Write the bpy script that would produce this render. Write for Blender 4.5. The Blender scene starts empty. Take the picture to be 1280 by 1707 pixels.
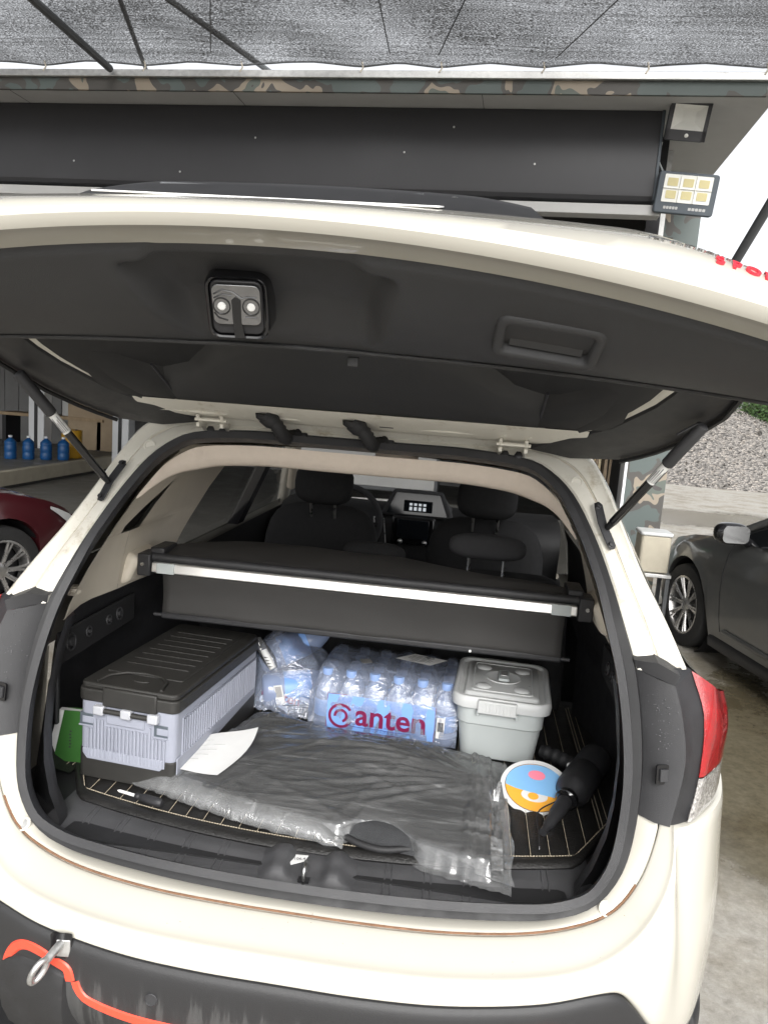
import bpy, bmesh, math, random
from mathutils import Vector, Matrix, noise
random.seed(7)
R = math.radians
sc = bpy.context.scene
col = sc.collection
# ---------------------------------------------------------------- camera
cd = bpy.data.cameras.new('camera')
cam = bpy.data.objects.new('camera', cd); col.objects.link(cam)
yaw, pitch, roll = R(6.35321686), R(-8.57337344), R(4.37822282)
Fv = Vector((-math.sin(yaw)*math.cos(pitch), math.cos(yaw)*math.cos(pitch), math.sin(pitch)))
Rv = Vector((math.cos(yaw), math.sin(yaw), 0)); Uv = Rv.cross(Fv)
Rr = Rv*math.cos(roll)+Uv*math.sin(roll); Ur = Uv*math.cos(roll)-Rv*math.sin(roll)
cam.matrix_world = Matrix(((Rr.x, Ur.x, -Fv.x, 0.26248), (Rr.y, Ur.y, -Fv.y, -1.40468), (Rr.z, Ur.z, -Fv.z, 1.63426), (0, 0, 0, 1)))
cd.sensor_fit = 'VERTICAL'; cd.sensor_height = 36; cd.lens = 1267.64/1707*36
cd.clip_start = .05; cd.clip_end = 500
sc.camera = cam
# ---------------------------------------------------------------- sky, sun, exposure
w = bpy.data.worlds.new('World'); sc.world = w; w.use_nodes = True
nt = w.node_tree; nt.nodes.clear()
sky = nt.nodes.new('ShaderNodeTexSky'); sky.sky_type = 'NISHITA'; sky.sun_disc = False
sky.sun_elevation = R(36); sky.sun_rotation = R(167); sky.air_density = 1.0; sky.dust_density = 4.0; sky.altitude = 50
hs = nt.nodes.new('ShaderNodeHueSaturation'); hs.inputs['Saturation'].default_value = .12; hs.inputs['Value'].default_value = 1.0
bg = nt.nodes.new('ShaderNodeBackground'); bg.inputs['Strength'].default_value = .15
wo = nt.nodes.new('ShaderNodeOutputWorld')
nt.links.new(sky.outputs[0], hs.inputs['Color']); nt.links.new(hs.outputs[0], bg.inputs[0]); nt.links.new(bg.outputs[0], wo.inputs[0])
sd = bpy.data.lights.new('sun', 'SUN'); sd.energy = 1.5; sd.angle = R(35); sd.color = (1, .985, .96)
sun = bpy.data.objects.new('sun', sd); col.objects.link(sun)
sun.rotation_euler = (R(54), 0, R(13))
sc.view_settings.view_transform = 'Standard'; sc.view_settings.look = 'None'
sc.view_settings.exposure = 1.0; sc.view_settings.gamma = 1; sc.view_settings.use_curve_mapping = False
sc.render.engine = 'CYCLES'
sc.cycles.transparent_max_bounces = 24; sc.cycles.max_bounces = 8
sc.render.resolution_x = 767; sc.render.resolution_y = 1024
GZ = -.12
# ---------------------------------------------------------------- materials
MATS = {}
def mat(name, base, rough=.5, metal=0, var=.12, vscale=6, bump=0, bscale=60, coat=0, spec=.5, rvar=0, emit=None, trans=0, alpha=1, ior=1.45, sheen=0, dirt=None, dscale=3, dth=.55):
    m = bpy.data.materials.new(name); m.use_nodes = True; MATS[name] = m
    t = m.node_tree; b = t.nodes['Principled BSDF']
    b.inputs['Roughness'].default_value = rough; b.inputs['Metallic'].default_value = metal
    b.inputs['Coat Weight'].default_value = coat; b.inputs['Coat Roughness'].default_value = .04
    b.inputs['Specular IOR Level'].default_value = spec; b.inputs['IOR'].default_value = ior
    b.inputs['Transmission Weight'].default_value = trans; b.inputs['Alpha'].default_value = alpha
    if sheen: b.inputs['Sheen Weight'].default_value = sheen
    c = (*base, 1); b.inputs['Base Color'].default_value = c
    tc = t.nodes.new('ShaderNodeTexCoord')
    if var or rvar or dirt:
        n = t.nodes.new('ShaderNodeTexNoise'); n.inputs['Scale'].default_value = vscale; n.inputs['Detail'].default_value = 6
        n.inputs['Roughness'].default_value = .65
        t.links.new(tc.outputs['Object'], n.inputs['Vector'])
        mr = t.nodes.new('ShaderNodeMapRange'); mr.inputs[1].default_value = .3; mr.inputs[2].default_value = .7
        mr.inputs[3].default_value = 1-var; mr.inputs[4].default_value = 1+var*.6
        t.links.new(n.outputs[0], mr.inputs[0])
        mx = t.nodes.new('ShaderNodeVectorMath'); mx.operation = 'SCALE'; mx.inputs[0].default_value = base
        t.links.new(mr.outputs[0], mx.inputs['Scale'])
        out = mx.outputs[0]
        if dirt:
            n2 = t.nodes.new('ShaderNodeTexNoise'); n2.inputs['Scale'].default_value = dscale; n2.inputs['Detail'].default_value = 9; n2.inputs['Roughness'].default_value = .75
            t.links.new(tc.outputs['Object'], n2.inputs['Vector'])
            r2 = t.nodes.new('ShaderNodeMapRange'); r2.inputs[1].default_value = dth; r2.inputs[2].default_value = dth+.15; r2.inputs[4].default_value = dirt[3]
            t.links.new(n2.outputs[0], r2.inputs[0])
            mm = t.nodes.new('ShaderNodeMix'); mm.data_type = 'RGBA'; mm.inputs[7].default_value = (*dirt[:3], 1)
            t.links.new(r2.outputs[0], mm.inputs[0]); t.links.new(out, mm.inputs[6]); out = mm.outputs[2]
        t.links.new(out, b.inputs['Base Color'])
        if rvar:
            rr = t.nodes.new('ShaderNodeMapRange'); rr.inputs[1].default_value = .3; rr.inputs[2].default_value = .7
            rr.inputs[3].default_value = max(.02, rough-rvar); rr.inputs[4].default_value = min(1, rough+rvar)
            t.links.new(n.outputs[0], rr.inputs[0]); t.links.new(rr.outputs[0], b.inputs['Roughness'])
    if bump:
        n3 = t.nodes.new('ShaderNodeTexNoise'); n3.inputs['Scale'].default_value = bscale; n3.inputs['Detail'].default_value = 4
        t.links.new(tc.outputs['Object'], n3.inputs['Vector'])
        bp = t.nodes.new('ShaderNodeBump'); bp.inputs['Strength'].default_value = min(1, bump); bp.inputs['Distance'].default_value = .004
        t.links.new(n3.outputs[0], bp.inputs['Height']); t.links.new(bp.outputs[0], b.inputs['Normal'])
    if emit:
        b.inputs['Emission Color'].default_value = (*emit[:3], 1); b.inputs['Emission Strength'].default_value = emit[3]
    return m
def M(n): return MATS[n]
mat('paint', (.51, .49, .43), .26, coat=.9, var=.03, vscale=3, dirt=(.45, .38, .27, .30), dscale=9, dth=.62)
mat('paint_jamb', (.66, .635, .56), .4, coat=.3, var=.05, vscale=8, dirt=(.33, .27, .17, .75), dscale=14, dth=.56)
mat('threshold', (.060, .060, .063), .45, var=.15, vscale=14, bump=.3, bscale=900, rvar=.1, dirt=(.10, .095, .09, .4), dscale=12, dth=.58)
mat('black_plastic', (.024, .024, .026), .42, var=.2, vscale=30, bump=.25, bscale=900, rvar=.08)
mat('grey_plastic', (.034, .034, .036), .5, var=.12, vscale=12, bump=.3, bscale=900, rvar=.1)
mat('gate_trim', (.034, .0342, .0355), .5, var=.08, vscale=7, bump=.3, bscale=1000)
mat('cladding', (.022, .022, .023), .45, var=.15, vscale=14, bump=.35, bscale=800, rvar=.12, dirt=(.11, .105, .1, .4), dscale=14, dth=.62)
mat('rubber', (.013, .013, .014), .58, var=.2, vscale=20, rvar=.1)
mat('orange_trim', (.82, .075, .04), .38, var=.06, vscale=10)
mat('beige_trim', (.60, .545, .455), .62, var=.05, vscale=10, bump=.15, bscale=800)
mat('headliner', (.63, .55, .47), .9, var=.05, vscale=40, bump=.2, bscale=600)
mat('cabin_black', (.017, .017, .018), .6, var=.2, vscale=15, bump=.2, bscale=500)
mat('seat_fabric', (.019, .019, .020), .85, var=.2, vscale=60, bump=.4, bscale=700)
mat('seat_grey', (.05, .05, .053), .8, var=.12, vscale=60, bump=.4, bscale=700)
mat('cover_cloth', (.034, .0325, .031), .75, var=.10, vscale=5, bump=.2, bscale=900)
mat('aluminium', (.80, .79, .76), .32, metal=.75, var=.04, vscale=20)
mat('steel', (.55, .55, .54), .3, metal=1, var=.15, vscale=40, rvar=.12)
mat('galvanised', (.58, .58, .57), .45, metal=.9, var=.2, vscale=30, rvar=.15)
mat('chrome', (.75, .75, .74), .16, metal=1, var=.05)
mat('dark_metal', (.03, .03, .032), .35, metal=.3, var=.2, vscale=30)
mat('gloss_black', (.008, .008, .009), .12, var=0, coat=.4)
mat('latch_steel', (.27, .27, .275), .22, metal=.9, var=.2, vscale=60)
mat('droplet', (.10, .10, .105), .04, var=0, coat=1)
mat('droplet_pale', (.72, .70, .63), .04, var=0, coat=1)
mat('white_plastic', (.75, .75, .73), .5, var=.04)
mat('paper', (.66, .66, .65), .8, var=.04, vscale=20)
mat('ink', (.03, .03, .035), .7, var=0)
mat('red_lens', (.34, .005, .008), .10, var=.25, vscale=40, coat=1, trans=.15, bump=.5, bscale=300)
mat('clear_lens', (.52, .50, .48), .15, var=.75, vscale=140, coat=1, metal=.4, bump=1, bscale=150)
mat('tyre', (.016, .016, .016), .8, var=.2, vscale=30, bump=.4, bscale=200)
mat('rim', (.50, .49, .48), .3, metal=.9, var=.15, vscale=20, rvar=.1)
mat('red_paint', (.055, .009, .012), .3, coat=.8, var=.06)
mat('grey_paint', (.085, .087, .086), .28, metal=.35, coat=.9, var=.06, dirt=(.14, .135, .12, .3), dscale=5, dth=.52)
mat('headlamp', (.75, .76, .76), .1, var=.1, coat=1, metal=.2)
mat('dark_glass', (.008, .009, .010), .05, var=0, coat=1)
mat('fridge_black', (.026, .025, .023), .5, var=.15, vscale=20, bump=.3, bscale=900)
mat('fridge_grey', (.27, .283, .335), .48, var=.05, vscale=15, bump=.15, bscale=700)
mat('fridge_silver', (.48, .49, .52), .35, var=.05, metal=.2)
mat('tub_grey', (.43, .46, .455), .42, var=.03, vscale=8)
mat('tub_lid', (.52, .53, .525), .42, var=.04, vscale=8, dirt=(.35, .34, .3, .3), dscale=15, dth=.6)
mat('leather', (.013, .0125, .012), .46, var=.2, vscale=25, bump=.5, bscale=260, rvar=.1)
mat('thread', (.46, .40, .30), .8, var=.2, vscale=300)
mat('felt', (.030, .031, .033), .9, var=.15, vscale=50, bump=.5, bscale=400)
mat('book_green', (.030, .115, .020), .55, var=.06)
mat('card_blue', (.22, .46, .76), .5, var=.02)
mat('card_orange', (.85, .40, .05), .5, var=.03)
mat('card_pink', (.88, .24, .33), .5, var=0)
mat('screw_steel', (.7, .7, .7), .25, metal=1, var=.05)
mat('print_blue', (.20, .37, .74), .4, var=.06, vscale=20)
mat('print_maroon', (.18, .012, .06), .4, var=0)
mat('print_navy', (.06, .10, .32), .4, var=0)
mat('cap_blue', (.25, .36, .62), .35, var=.05)
mat('badge_red', (.65, .03, .05), .25, var=0, coat=.5)
mat('soffit', (.46, .46, .45), .7, var=.06, vscale=3)
mat('shutter_black', (.047, .047, .051), .42, var=.08, vscale=2, dirt=(.08, .08, .08, .4), dscale=10, dth=.7)
mat('wall_white', (.26, .26, .26), .7, var=.08, vscale=4)
mat('shop_floor', (.16, .155, .14), .55, var=.2, vscale=3, rvar=.2)
mat('shop_dark', (.07, .068, .065), .8, var=.2, vscale=3)
mat('col_white', (.72, .74, .76), .5, var=.04)
mat('drum_blue', (.010, .075, .22), .4, var=.08)
mat('drum_yellow', (.45, .25, .02), .45, var=.08)
mat('box_tan', (.36, .28, .19), .75, var=.1)
mat('timber', (.36, .27, .17), .8, var=.2, vscale=14)
mat('concrete_edge', (.40, .365, .29), .8, var=.12, vscale=5, bump=.3, bscale=60)
mat('lamp_body', (.075, .09, .105), .5, var=.05)
mat('lamp_glass', (.80, .80, .75), .2, var=.08, coat=.6)
mat('led_yellow', (.60, .53, .28), .4, var=.08)
mat('bar_grey', (.10, .105, .11), .55, var=.12, vscale=10)
mat('net_tie', (.55, .5, .42), .8, var=.1)
mat('rust', (.22, .12, .07), .9, var=.35, vscale=60)
mat('leaf_green', (.042, .078, .020), .6, var=.4, vscale=3)
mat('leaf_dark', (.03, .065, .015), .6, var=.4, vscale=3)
mat('bark', (.10, .075, .05), .9, var=.3, vscale=20)
mat('bamboo', (.42, .36, .24), .6, var=.25, vscale=8)
mat('green_plastic', (.02, .22, .07), .4, var=.1)
mat('screen', (.01, .012, .015), .1, var=0)
mat('screen_lit', (.02, .02, .02), .2, var=0, emit=(.75, .8, .85, .35))

def nodes(name):
    m = bpy.data.materials.new(name); m.use_nodes = True; MATS[name] = m
    t = m.node_tree; b = t.nodes['Principled BSDF']
    tc = t.nodes.new('ShaderNodeTexCoord')
    return m, t, b, tc
def ramp(t, src, stops, const=False):
    r = t.nodes.new('ShaderNodeValToRGB'); e = r.color_ramp
    if const: e.interpolation = 'CONSTANT'
    while len(e.elements) < len(stops): e.elements.new(.5)
    for i, (p, c) in enumerate(stops):
        e.elements[i].position = p; e.elements[i].color = (*c, 1) if len(c) == 3 else c
    t.links.new(src, r.inputs[0]); return r.outputs[0]
def noi(t, tc, scale, detail=6, rough=.6, sep='Object', dist=0):
    n = t.nodes.new('ShaderNodeTexNoise'); n.inputs['Scale'].default_value = scale; n.inputs['Detail'].default_value = detail
    n.inputs['Roughness'].default_value = rough; n.inputs['Distortion'].default_value = dist
    t.links.new(tc.outputs[sep] if hasattr(tc, 'outputs') else tc, n.inputs['Vector']); return n.outputs[0]
def bumpn(t, b, src, strength, distn):
    bp = t.nodes.new('ShaderNodeBump'); bp.inputs['Strength'].default_value = strength; bp.inputs['Distance'].default_value = distn
    t.links.new(src, bp.inputs['Height']); t.links.new(bp.outputs[0], b.inputs['Normal'])
# camouflage sheet
m, t, b, tc = nodes('camo')
s = noi(t, tc, 3.6, 2, .5, dist=.5)
t.links.new(ramp(t, s, [(0, (.085, .105, .10)), (.47, (.085, .105, .10)), (.471, (.07, .066, .06)), (.545, (.26, .22, .17)), (.62, (.10, .115, .10)), (.70, (.065, .06, .058))], True), b.inputs['Base Color'])
b.inputs['Roughness'].default_value = .6
# yard concrete: stains, damp areas and puddles with their own outlines
m, t, b, tc = nodes('yard')
fine = noi(t, tc, 22, 12, .80); stain = noi(t, tc, 1.9, 9, .7, dist=.5); edge = noi(t, tc, 1.3, 7, .65)
c1 = ramp(t, fine, [(.28, (.20, .187, .162)), (.5, (.33, .315, .285)), (.72, (.45, .435, .40))])
c2 = ramp(t, stain, [(.36, (.60, .55, .46)), (.5, (.92, .90, .86)), (.62, (1.0, 1.0, 1.0))])
mx = t.nodes.new('ShaderNodeMix'); mx.data_type = 'RGBA'; mx.blend_type = 'MULTIPLY'; mx.inputs[0].default_value = .85
t.links.new(c1, mx.inputs[6]); t.links.new(c2, mx.inputs[7])
wets = []
for cx, cy, rx, ry, g in ((2.2, 2.55, 1.25, 1.55, 1.0), (-.75, .25, .9, .5, .75), (5, 13, 6, 1.2, .9), (9, 9.5, 4, .7, .9)):
    mp = t.nodes.new('ShaderNodeMapping'); mp.vector_type = 'TEXTURE'; mp.inputs['Location'].default_value = (cx, cy, GZ); mp.inputs['Scale'].default_value = (rx, ry, 1); t.links.new(tc.outputs['Object'], mp.inputs[0])
    ln = t.nodes.new('ShaderNodeVectorMath'); ln.operation = 'LENGTH'; t.links.new(mp.outputs[0], ln.inputs[0])
    sm = t.nodes.new('ShaderNodeMath'); sm.operation = 'MULTIPLY_ADD'; sm.inputs[1].default_value = 1.6; t.links.new(edge, sm.inputs[0]); t.links.new(ln.outputs['Value'], sm.inputs[2])
    mr = t.nodes.new('ShaderNodeMapRange'); mr.inputs[1].default_value = 1.95; mr.inputs[2].default_value = 1.65; mr.inputs[3].default_value = 0; mr.inputs[4].default_value = g; t.links.new(sm.outputs[0], mr.inputs[0]); wets.append(mr.outputs[0])
cur = wets[0]
for w_ in wets[1:]:
    mm = t.nodes.new('ShaderNodeMath'); mm.operation = 'MAXIMUM'; t.links.new(cur, mm.inputs[0]); t.links.new(w_, mm.inputs[1]); cur = mm.outputs[0]
mx2 = t.nodes.new('ShaderNodeMix'); mx2.data_type = 'RGBA'; mx2.blend_type = 'MULTIPLY'
t.links.new(cur, mx2.inputs[0]); t.links.new(mx.outputs[2], mx2.inputs[6]); mx2.inputs[7].default_value = (.36, .33, .25, 1)
t.links.new(mx2.outputs[2], b.inputs['Base Color'])
rr = t.nodes.new('ShaderNodeMapRange'); rr.inputs[1].default_value = 0; rr.inputs[2].default_value = 1; rr.inputs[3].default_value = .7; rr.inputs[4].default_value = .14
t.links.new(cur, rr.inputs[0]); t.links.new(rr.outputs[0], b.inputs['Roughness'])
bp = t.nodes.new('ShaderNodeBump'); bp.inputs['Distance'].default_value = .012; t.links.new(fine, bp.inputs['Height'])
rs = t.nodes.new('ShaderNodeMapRange'); rs.inputs[3].default_value = .4; rs.inputs[4].default_value = .03; t.links.new(cur, rs.inputs[0]); t.links.new(rs.outputs[0], bp.inputs['Strength']); t.links.new(bp.outputs[0], b.inputs['Normal'])
# gravel
m, t, b, tc = nodes('gravel')
v = t.nodes.new('ShaderNodeTexVoronoi'); v.inputs['Scale'].default_value = 14; t.links.new(tc.outputs['Object'], v.inputs['Vector'])
vs = t.nodes.new('ShaderNodeSeparateColor'); t.links.new(v.outputs['Color'], vs.inputs[0])
t.links.new(ramp(t, vs.outputs[0], [(0, (.08, .075, .069)), (.4, (.17, .158, .145)), (.75, (.25, .232, .212)), (1, (.31, .275, .24))]), b.inputs['Base Color'])
b.inputs['Roughness'].default_value = .9; bumpn(t, b, v.outputs['Distance'], 1, .08)
# shade net: knitted tapes with holes between
m, t, b, tc = nodes('shade_net')
mp = t.nodes.new('ShaderNodeMapping'); mp.inputs['Scale'].default_value = (1, 1.6, 1); t.links.new(tc.outputs['Object'], mp.inputs[0])
n1 = noi(t, mp.outputs[0], 90, 2, .7)
mp2 = t.nodes.new('ShaderNodeMapping'); mp2.inputs['Scale'].default_value = (.25, 22, 1); t.links.new(tc.outputs['Object'], mp2.inputs[0])
n2 = noi(t, mp2.outputs[0], 1.6, 3, .6); n4 = noi(t, tc, 1.3, 3, .5)
ad = t.nodes.new('ShaderNodeMath'); ad.operation = 'MULTIPLY_ADD'; ad.inputs[1].default_value = .22; t.links.new(n2, ad.inputs[0]); t.links.new(n1, ad.inputs[2])
ad2 = t.nodes.new('ShaderNodeMath'); ad2.operation = 'MULTIPLY_ADD'; ad2.inputs[1].default_value = .30; t.links.new(n4, ad2.inputs[0]); t.links.new(ad.outputs[0], ad2.inputs[2])
al = ramp(t, ad2.outputs[0], [(.53, (.16, .16, .16)), (.72, (.66, .66, .66)), (.89, (1, 1, 1))])
t.links.new(al, b.inputs['Alpha'])
b.inputs['Base Color'].default_value = (.10, .10, .105, 1); b.inputs['Roughness'].default_value = .8
# clear polythene film: mostly clear, a little milky, with a glossy skin over real folds
def film(name, lo, hi, colr, gl, rough, streak, sc1, sc2, bstr):
    m, t, b, tc = nodes(name); t.nodes.remove(b); out = t.nodes['Material Output']
    outs = []
    for rot, sc_ in ((-.35, sc1), (.75, sc2)):
        mp = t.nodes.new('ShaderNodeMapping'); mp.inputs['Rotation'].default_value = (0, 0, rot); mp.inputs['Scale'].default_value = sc_; t.links.new(tc.outputs['Object'], mp.inputs[0])
        outs.append(noi(t, mp.outputs[0], 1.0, 4, .6, dist=.8))
    msk = noi(t, tc, 4.5, 2, .5)
    mr = t.nodes.new('ShaderNodeMapRange'); mr.inputs[1].default_value = .42; mr.inputs[2].default_value = .58; t.links.new(msk, mr.inputs[0])
    mxf = t.nodes.new('ShaderNodeMix'); t.links.new(mr.outputs[0], mxf.inputs[0]); t.links.new(outs[0], mxf.inputs[2]); t.links.new(outs[1], mxf.inputs[3])
    al = ramp(t, mxf.outputs[0], [(.42, (lo,)*3), (.58, (lo*1.3,)*3), (.70, (hi,)*3)])
    bp = t.nodes.new('ShaderNodeBump'); bp.inputs['Strength'].default_value = bstr; bp.inputs['Distance'].default_value = streak; t.links.new(mxf.outputs[0], bp.inputs['Height'])
    tr = t.nodes.new('ShaderNodeBsdfTransparent'); df = t.nodes.new('ShaderNodeBsdfDiffuse'); df.inputs[0].default_value = (*colr, 1); gs = t.nodes.new('ShaderNodeBsdfGlossy'); gs.inputs['Roughness'].default_value = rough
    for q in (df, gs): t.links.new(bp.outputs[0], q.inputs['Normal'])
    m1 = t.nodes.new('ShaderNodeMixShader'); t.links.new(al, m1.inputs[0]); t.links.new(tr.outputs[0], m1.inputs[1]); t.links.new(df.outputs[0], m1.inputs[2])
    fr_ = t.nodes.new('ShaderNodeFresnel'); fr_.inputs[0].default_value = gl; t.links.new(bp.outputs[0], fr_.inputs['Normal'])
    m2 = t.nodes.new('ShaderNodeMixShader'); t.links.new(fr_.outputs[0], m2.inputs[0]); t.links.new(m1.outputs[0], m2.inputs[1]); t.links.new(gs.outputs[0], m2.inputs[2]); t.links.new(m2.outputs[0], out.inputs[0])
film('film', .085, .25, (.74, .75, .755), 1.75, .13, .012, (3.0, 34, 12), (3.5, 38, 12), .28)
film('film_dense', .15, .38, (.76, .77, .775), 1.75, .12, .014, (14, 40, 20), (30, 12, 20), .8)
film('shrink_film', .25, .58, (.50, .57, .74), 1.8, .07, .014, (24, 9, 30), (9, 26, 24), .8)
m, t, b, tc = nodes('bottle_pet')
b.inputs['Base Color'].default_value = (.34, .42, .62, 1); b.inputs['Roughness'].default_value = .10
b.inputs['Alpha'].default_value = .62; b.inputs['Specular IOR Level'].default_value = .8
m, t, b, tc = nodes('window_glass')
b.inputs['Base Color'].default_value = (.02, .025, .025, 1); b.inputs['Roughness'].default_value = .03; b.inputs['Alpha'].default_value = .45
m, t, b, tc = nodes('privacy_glass')
b.inputs['Base Color'].default_value = (.010, .011, .014, 1); b.inputs['Roughness'].default_value = .12; b.inputs['Specular IOR Level'].default_value = .12; b.inputs['Alpha'].default_value = .97
m, t, b, tc = nodes('screen_glass')
b.inputs['Base Color'].default_value = (.05, .06, .06, 1); b.inputs['Roughness'].default_value = .03; b.inputs['Alpha'].default_value = .15
# cladding face with dried water runs
m, t, b, tc = nodes('cladding_runs')
mp = t.nodes.new('ShaderNodeMapping'); mp.inputs['Scale'].default_value = (26, 1, 2.2); t.links.new(tc.outputs['Object'], mp.inputs[0])
n1 = noi(t, mp.outputs[0], 1.6, 5, .65); n2 = noi(t, tc, 4, 3, .5)
sx = t.nodes.new('ShaderNodeSeparateXYZ'); t.links.new(tc.outputs['Object'], sx.inputs[0])
mz = t.nodes.new('ShaderNodeMapRange'); mz.inputs[1].default_value = .56; mz.inputs[2].default_value = .50; t.links.new(sx.outputs[2], mz.inputs[0])
k = t.nodes.new('ShaderNodeMath'); k.operation = 'MULTIPLY_ADD'; k.inputs[1].default_value = .22; t.links.new(mz.outputs[0], k.inputs[0]); t.links.new(n1, k.inputs[2])
t.links.new(ramp(t, k.outputs[0], [(.62, (.020, .020, .021)), (.70, (.024, .024, .025)), (.76, (.048, .048, .048)), (.88, (.058, .058, .058))]), b.inputs['Base Color'])
b.inputs['Roughness'].default_value = .5; bumpn(t, b, noi(t, tc, 800, 2), .3, .002)
# ---------------------------------------------------------------- helpers
def world(o):
    mt = o.matrix_basis.copy()
    if o.parent: mt = world(o.parent) @ o.matrix_parent_inverse @ mt
    return mt
def attach(o, p):
    if p is not None:
        o.parent = p; o.matrix_parent_inverse = world(p).inverted()
    return o
def empty(name, loc, rz=0, label=None, cat=None, group=None):
    o = bpy.data.objects.new(name, None); col.objects.link(o); o.empty_display_size = .1
    o.location = loc; o.rotation_euler = (0, 0, rz)
    if label: tag(o, label, cat, group)
    return o
def tag(o, label, cat, group=None):
    o['label'] = label; o['category'] = cat
    if group: o['group'] = group
    return o
def V(*a): return Vector(a)
def cr(pts, n, closed=False):
    """Catmull-Rom through pts, n samples at equal arc length"""
    P = [Vector(p) for p in pts]; k = len(P); d = []
    segs = k if closed else k-1
    for i in range(segs):
        p1, p2 = P[i], P[(i+1) % k]
        p0 = P[i-1] if (i > 0 or closed) else p1*2-p2
        p3 = P[(i+2) % k] if (i+2 < k or closed) else p2*2-p1
        for j in range(12):
            u = j/12
            d.append(.5*((2*p1)+(p2-p0)*u+(2*p0-5*p1+4*p2-p3)*u*u+(3*p1-p0-3*p2+p3)*u**3))
    d.append(P[0] if closed else P[-1])
    L = [0]
    for i in range(1, len(d)): L.append(L[-1]+(d[i]-d[i-1]).length)
    out = []; j = 0; m = n if closed else n-1
    for i in range(n):
        s = L[-1]*i/m
        while j < len(L)-2 and L[j+1] < s: j += 1
        f = (s-L[j])/max(1e-9, L[j+1]-L[j]); out.append(d[j].lerp(d[j+1], min(1, f)))
    return out
class MB:
    def __init__(s): s.v = []; s.f = []
    def add(s, vs, fs):
        o = len(s.v); s.v += [tuple(q) for q in vs]; s.f += [tuple(i+o for i in f) for f in fs]; return s
    def box(s, a, b):
        (x0, y0, z0), (x1, y1, z1) = a, b
        return s.add([(x0, y0, z0), (x1, y0, z0), (x1, y1, z0), (x0, y1, z0), (x0, y0, z1), (x1, y0, z1), (x1, y1, z1), (x0, y1, z1)],
                     [(0, 3, 2, 1), (4, 5, 6, 7), (0, 1, 5, 4), (1, 2, 6, 5), (2, 3, 7, 6), (3, 0, 4, 7)])
    def hexa(s, c):  # 8 corners, bottom ring then top ring
        return s.add(c, [(0, 3, 2, 1), (4, 5, 6, 7), (0, 1, 5, 4), (1, 2, 6, 5), (2, 3, 7, 6), (3, 0, 4, 7)])
    def grid(s, rows, cu=False, cv=False):
        n, m = len(rows), len(rows[0]); vs = [q for r in rows for q in r]; fs = []
        for i in range(n if cu else n-1):
            for j in range(m if cv else m-1):
                a, b = i, (i+1) % n; c, d = j, (j+1) % m
                fs.append((a*m+c, a*m+d, b*m+d, b*m+c))
        return s.add(vs, fs)
    def tube(s, path, r, n=8, cap=True, closed=False):
        P = [Vector(p) for p in path]; k = len(P); rows = []; up = None
        for i in range(k):
            t = (P[(i+1) % k]-P[i-1]) if closed else (P[min(i+1, k-1)]-P[max(i-1, 0)])
            t.normalize()
            if up is None: up = t.orthogonal()
            up = (up-t*up.dot(t))
            if up.length < 1e-6: up = t.orthogonal()
            up.normalize(); w_ = t.cross(up)
            rad = r[i] if isinstance(r, (list, tuple)) else r
            rows.append([P[i]+(up*math.cos(a)+w_*math.sin(a))*rad for a in [2*math.pi*j/n for j in range(n)]])
        o = len(s.v); s.grid(rows, cu=closed, cv=True)
        if cap and not closed:
            s.f.append(tuple(o+j for j in reversed(range(n)))); s.f.append(tuple(o+(k-1)*n+j for j in range(n)))
        return s
    def lathe(s, prof, n=24, mtx=None, cap=True):
        mtx = mtx or Matrix()
        rows = [[mtx @ Vector((r*math.cos(2*math.pi*j/n), r*math.sin(2*math.pi*j/n), z)) for j in range(n)] for r, z in prof]
        o = len(s.v); s.grid(rows, cv=True)
        if cap:
            s.f.append(tuple(o+j for j in reversed(range(n)))); s.f.append(tuple(o+(len(prof)-1)*n+j for j in range(n)))
        return s
    def prism(s, poly, h, mtx=None):
        """poly: list of (x,y) counter-clockwise, extruded 0..h along z, then mtx"""
        mtx = mtx or Matrix(); n = len(poly)
        vs = [mtx @ Vector((x, y, 0)) for x, y in poly]+[mtx @ Vector((x, y, h)) for x, y in poly]
        return s.add(vs, [tuple(reversed(range(n))), tuple(range(n, 2*n))]+[(i, (i+1) % n, (i+1) % n+n, i+n) for i in range(n)])
    def build(s, name, m, parent=None, smooth=40, bevel=0, subd=0, solid=0, bseg=2, soff=-1, dedupe=False):
        me = bpy.data.meshes.new(name); me.from_pydata(s.v, [], s.f); me.validate()
        if dedupe:
            bm = bmesh.new(); bm.from_mesh(me); bmesh.ops.remove_doubles(bm, verts=bm.verts, dist=1e-5); bmesh.ops.recalc_face_normals(bm, faces=bm.faces); bm.to_mesh(me); bm.free()
        if smooth:
            me.shade_smooth(); me.set_sharp_from_angle(angle=R(smooth))
        me.materials.append(MATS[m] if isinstance(m, str) else m)
        o = bpy.data.objects.new(name, me); col.objects.link(o)
        if solid:
            q = o.modifiers.new('solid', 'SOLIDIFY'); q.thickness = solid; q.offset = soff
        if bevel:
            q = o.modifiers.new('bevel', 'BEVEL'); q.width = bevel; q.segments = bseg; q.limit_method = 'ANGLE'; q.angle_limit = R(35)
        if subd:
            q = o.modifiers.new('sub', 'SUBSURF'); q.levels = subd; q.render_levels = subd
        return attach(o, parent)
def fix_normals(o):
    bm = bmesh.new(); bm.from_mesh(o.data); bmesh.ops.recalc_face_normals(bm, faces=bm.faces); bm.to_mesh(o.data); bm.free(); return o
def mirx(rows): return [[(-p[0], p[1], p[2]) for p in r] for r in rows]
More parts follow.
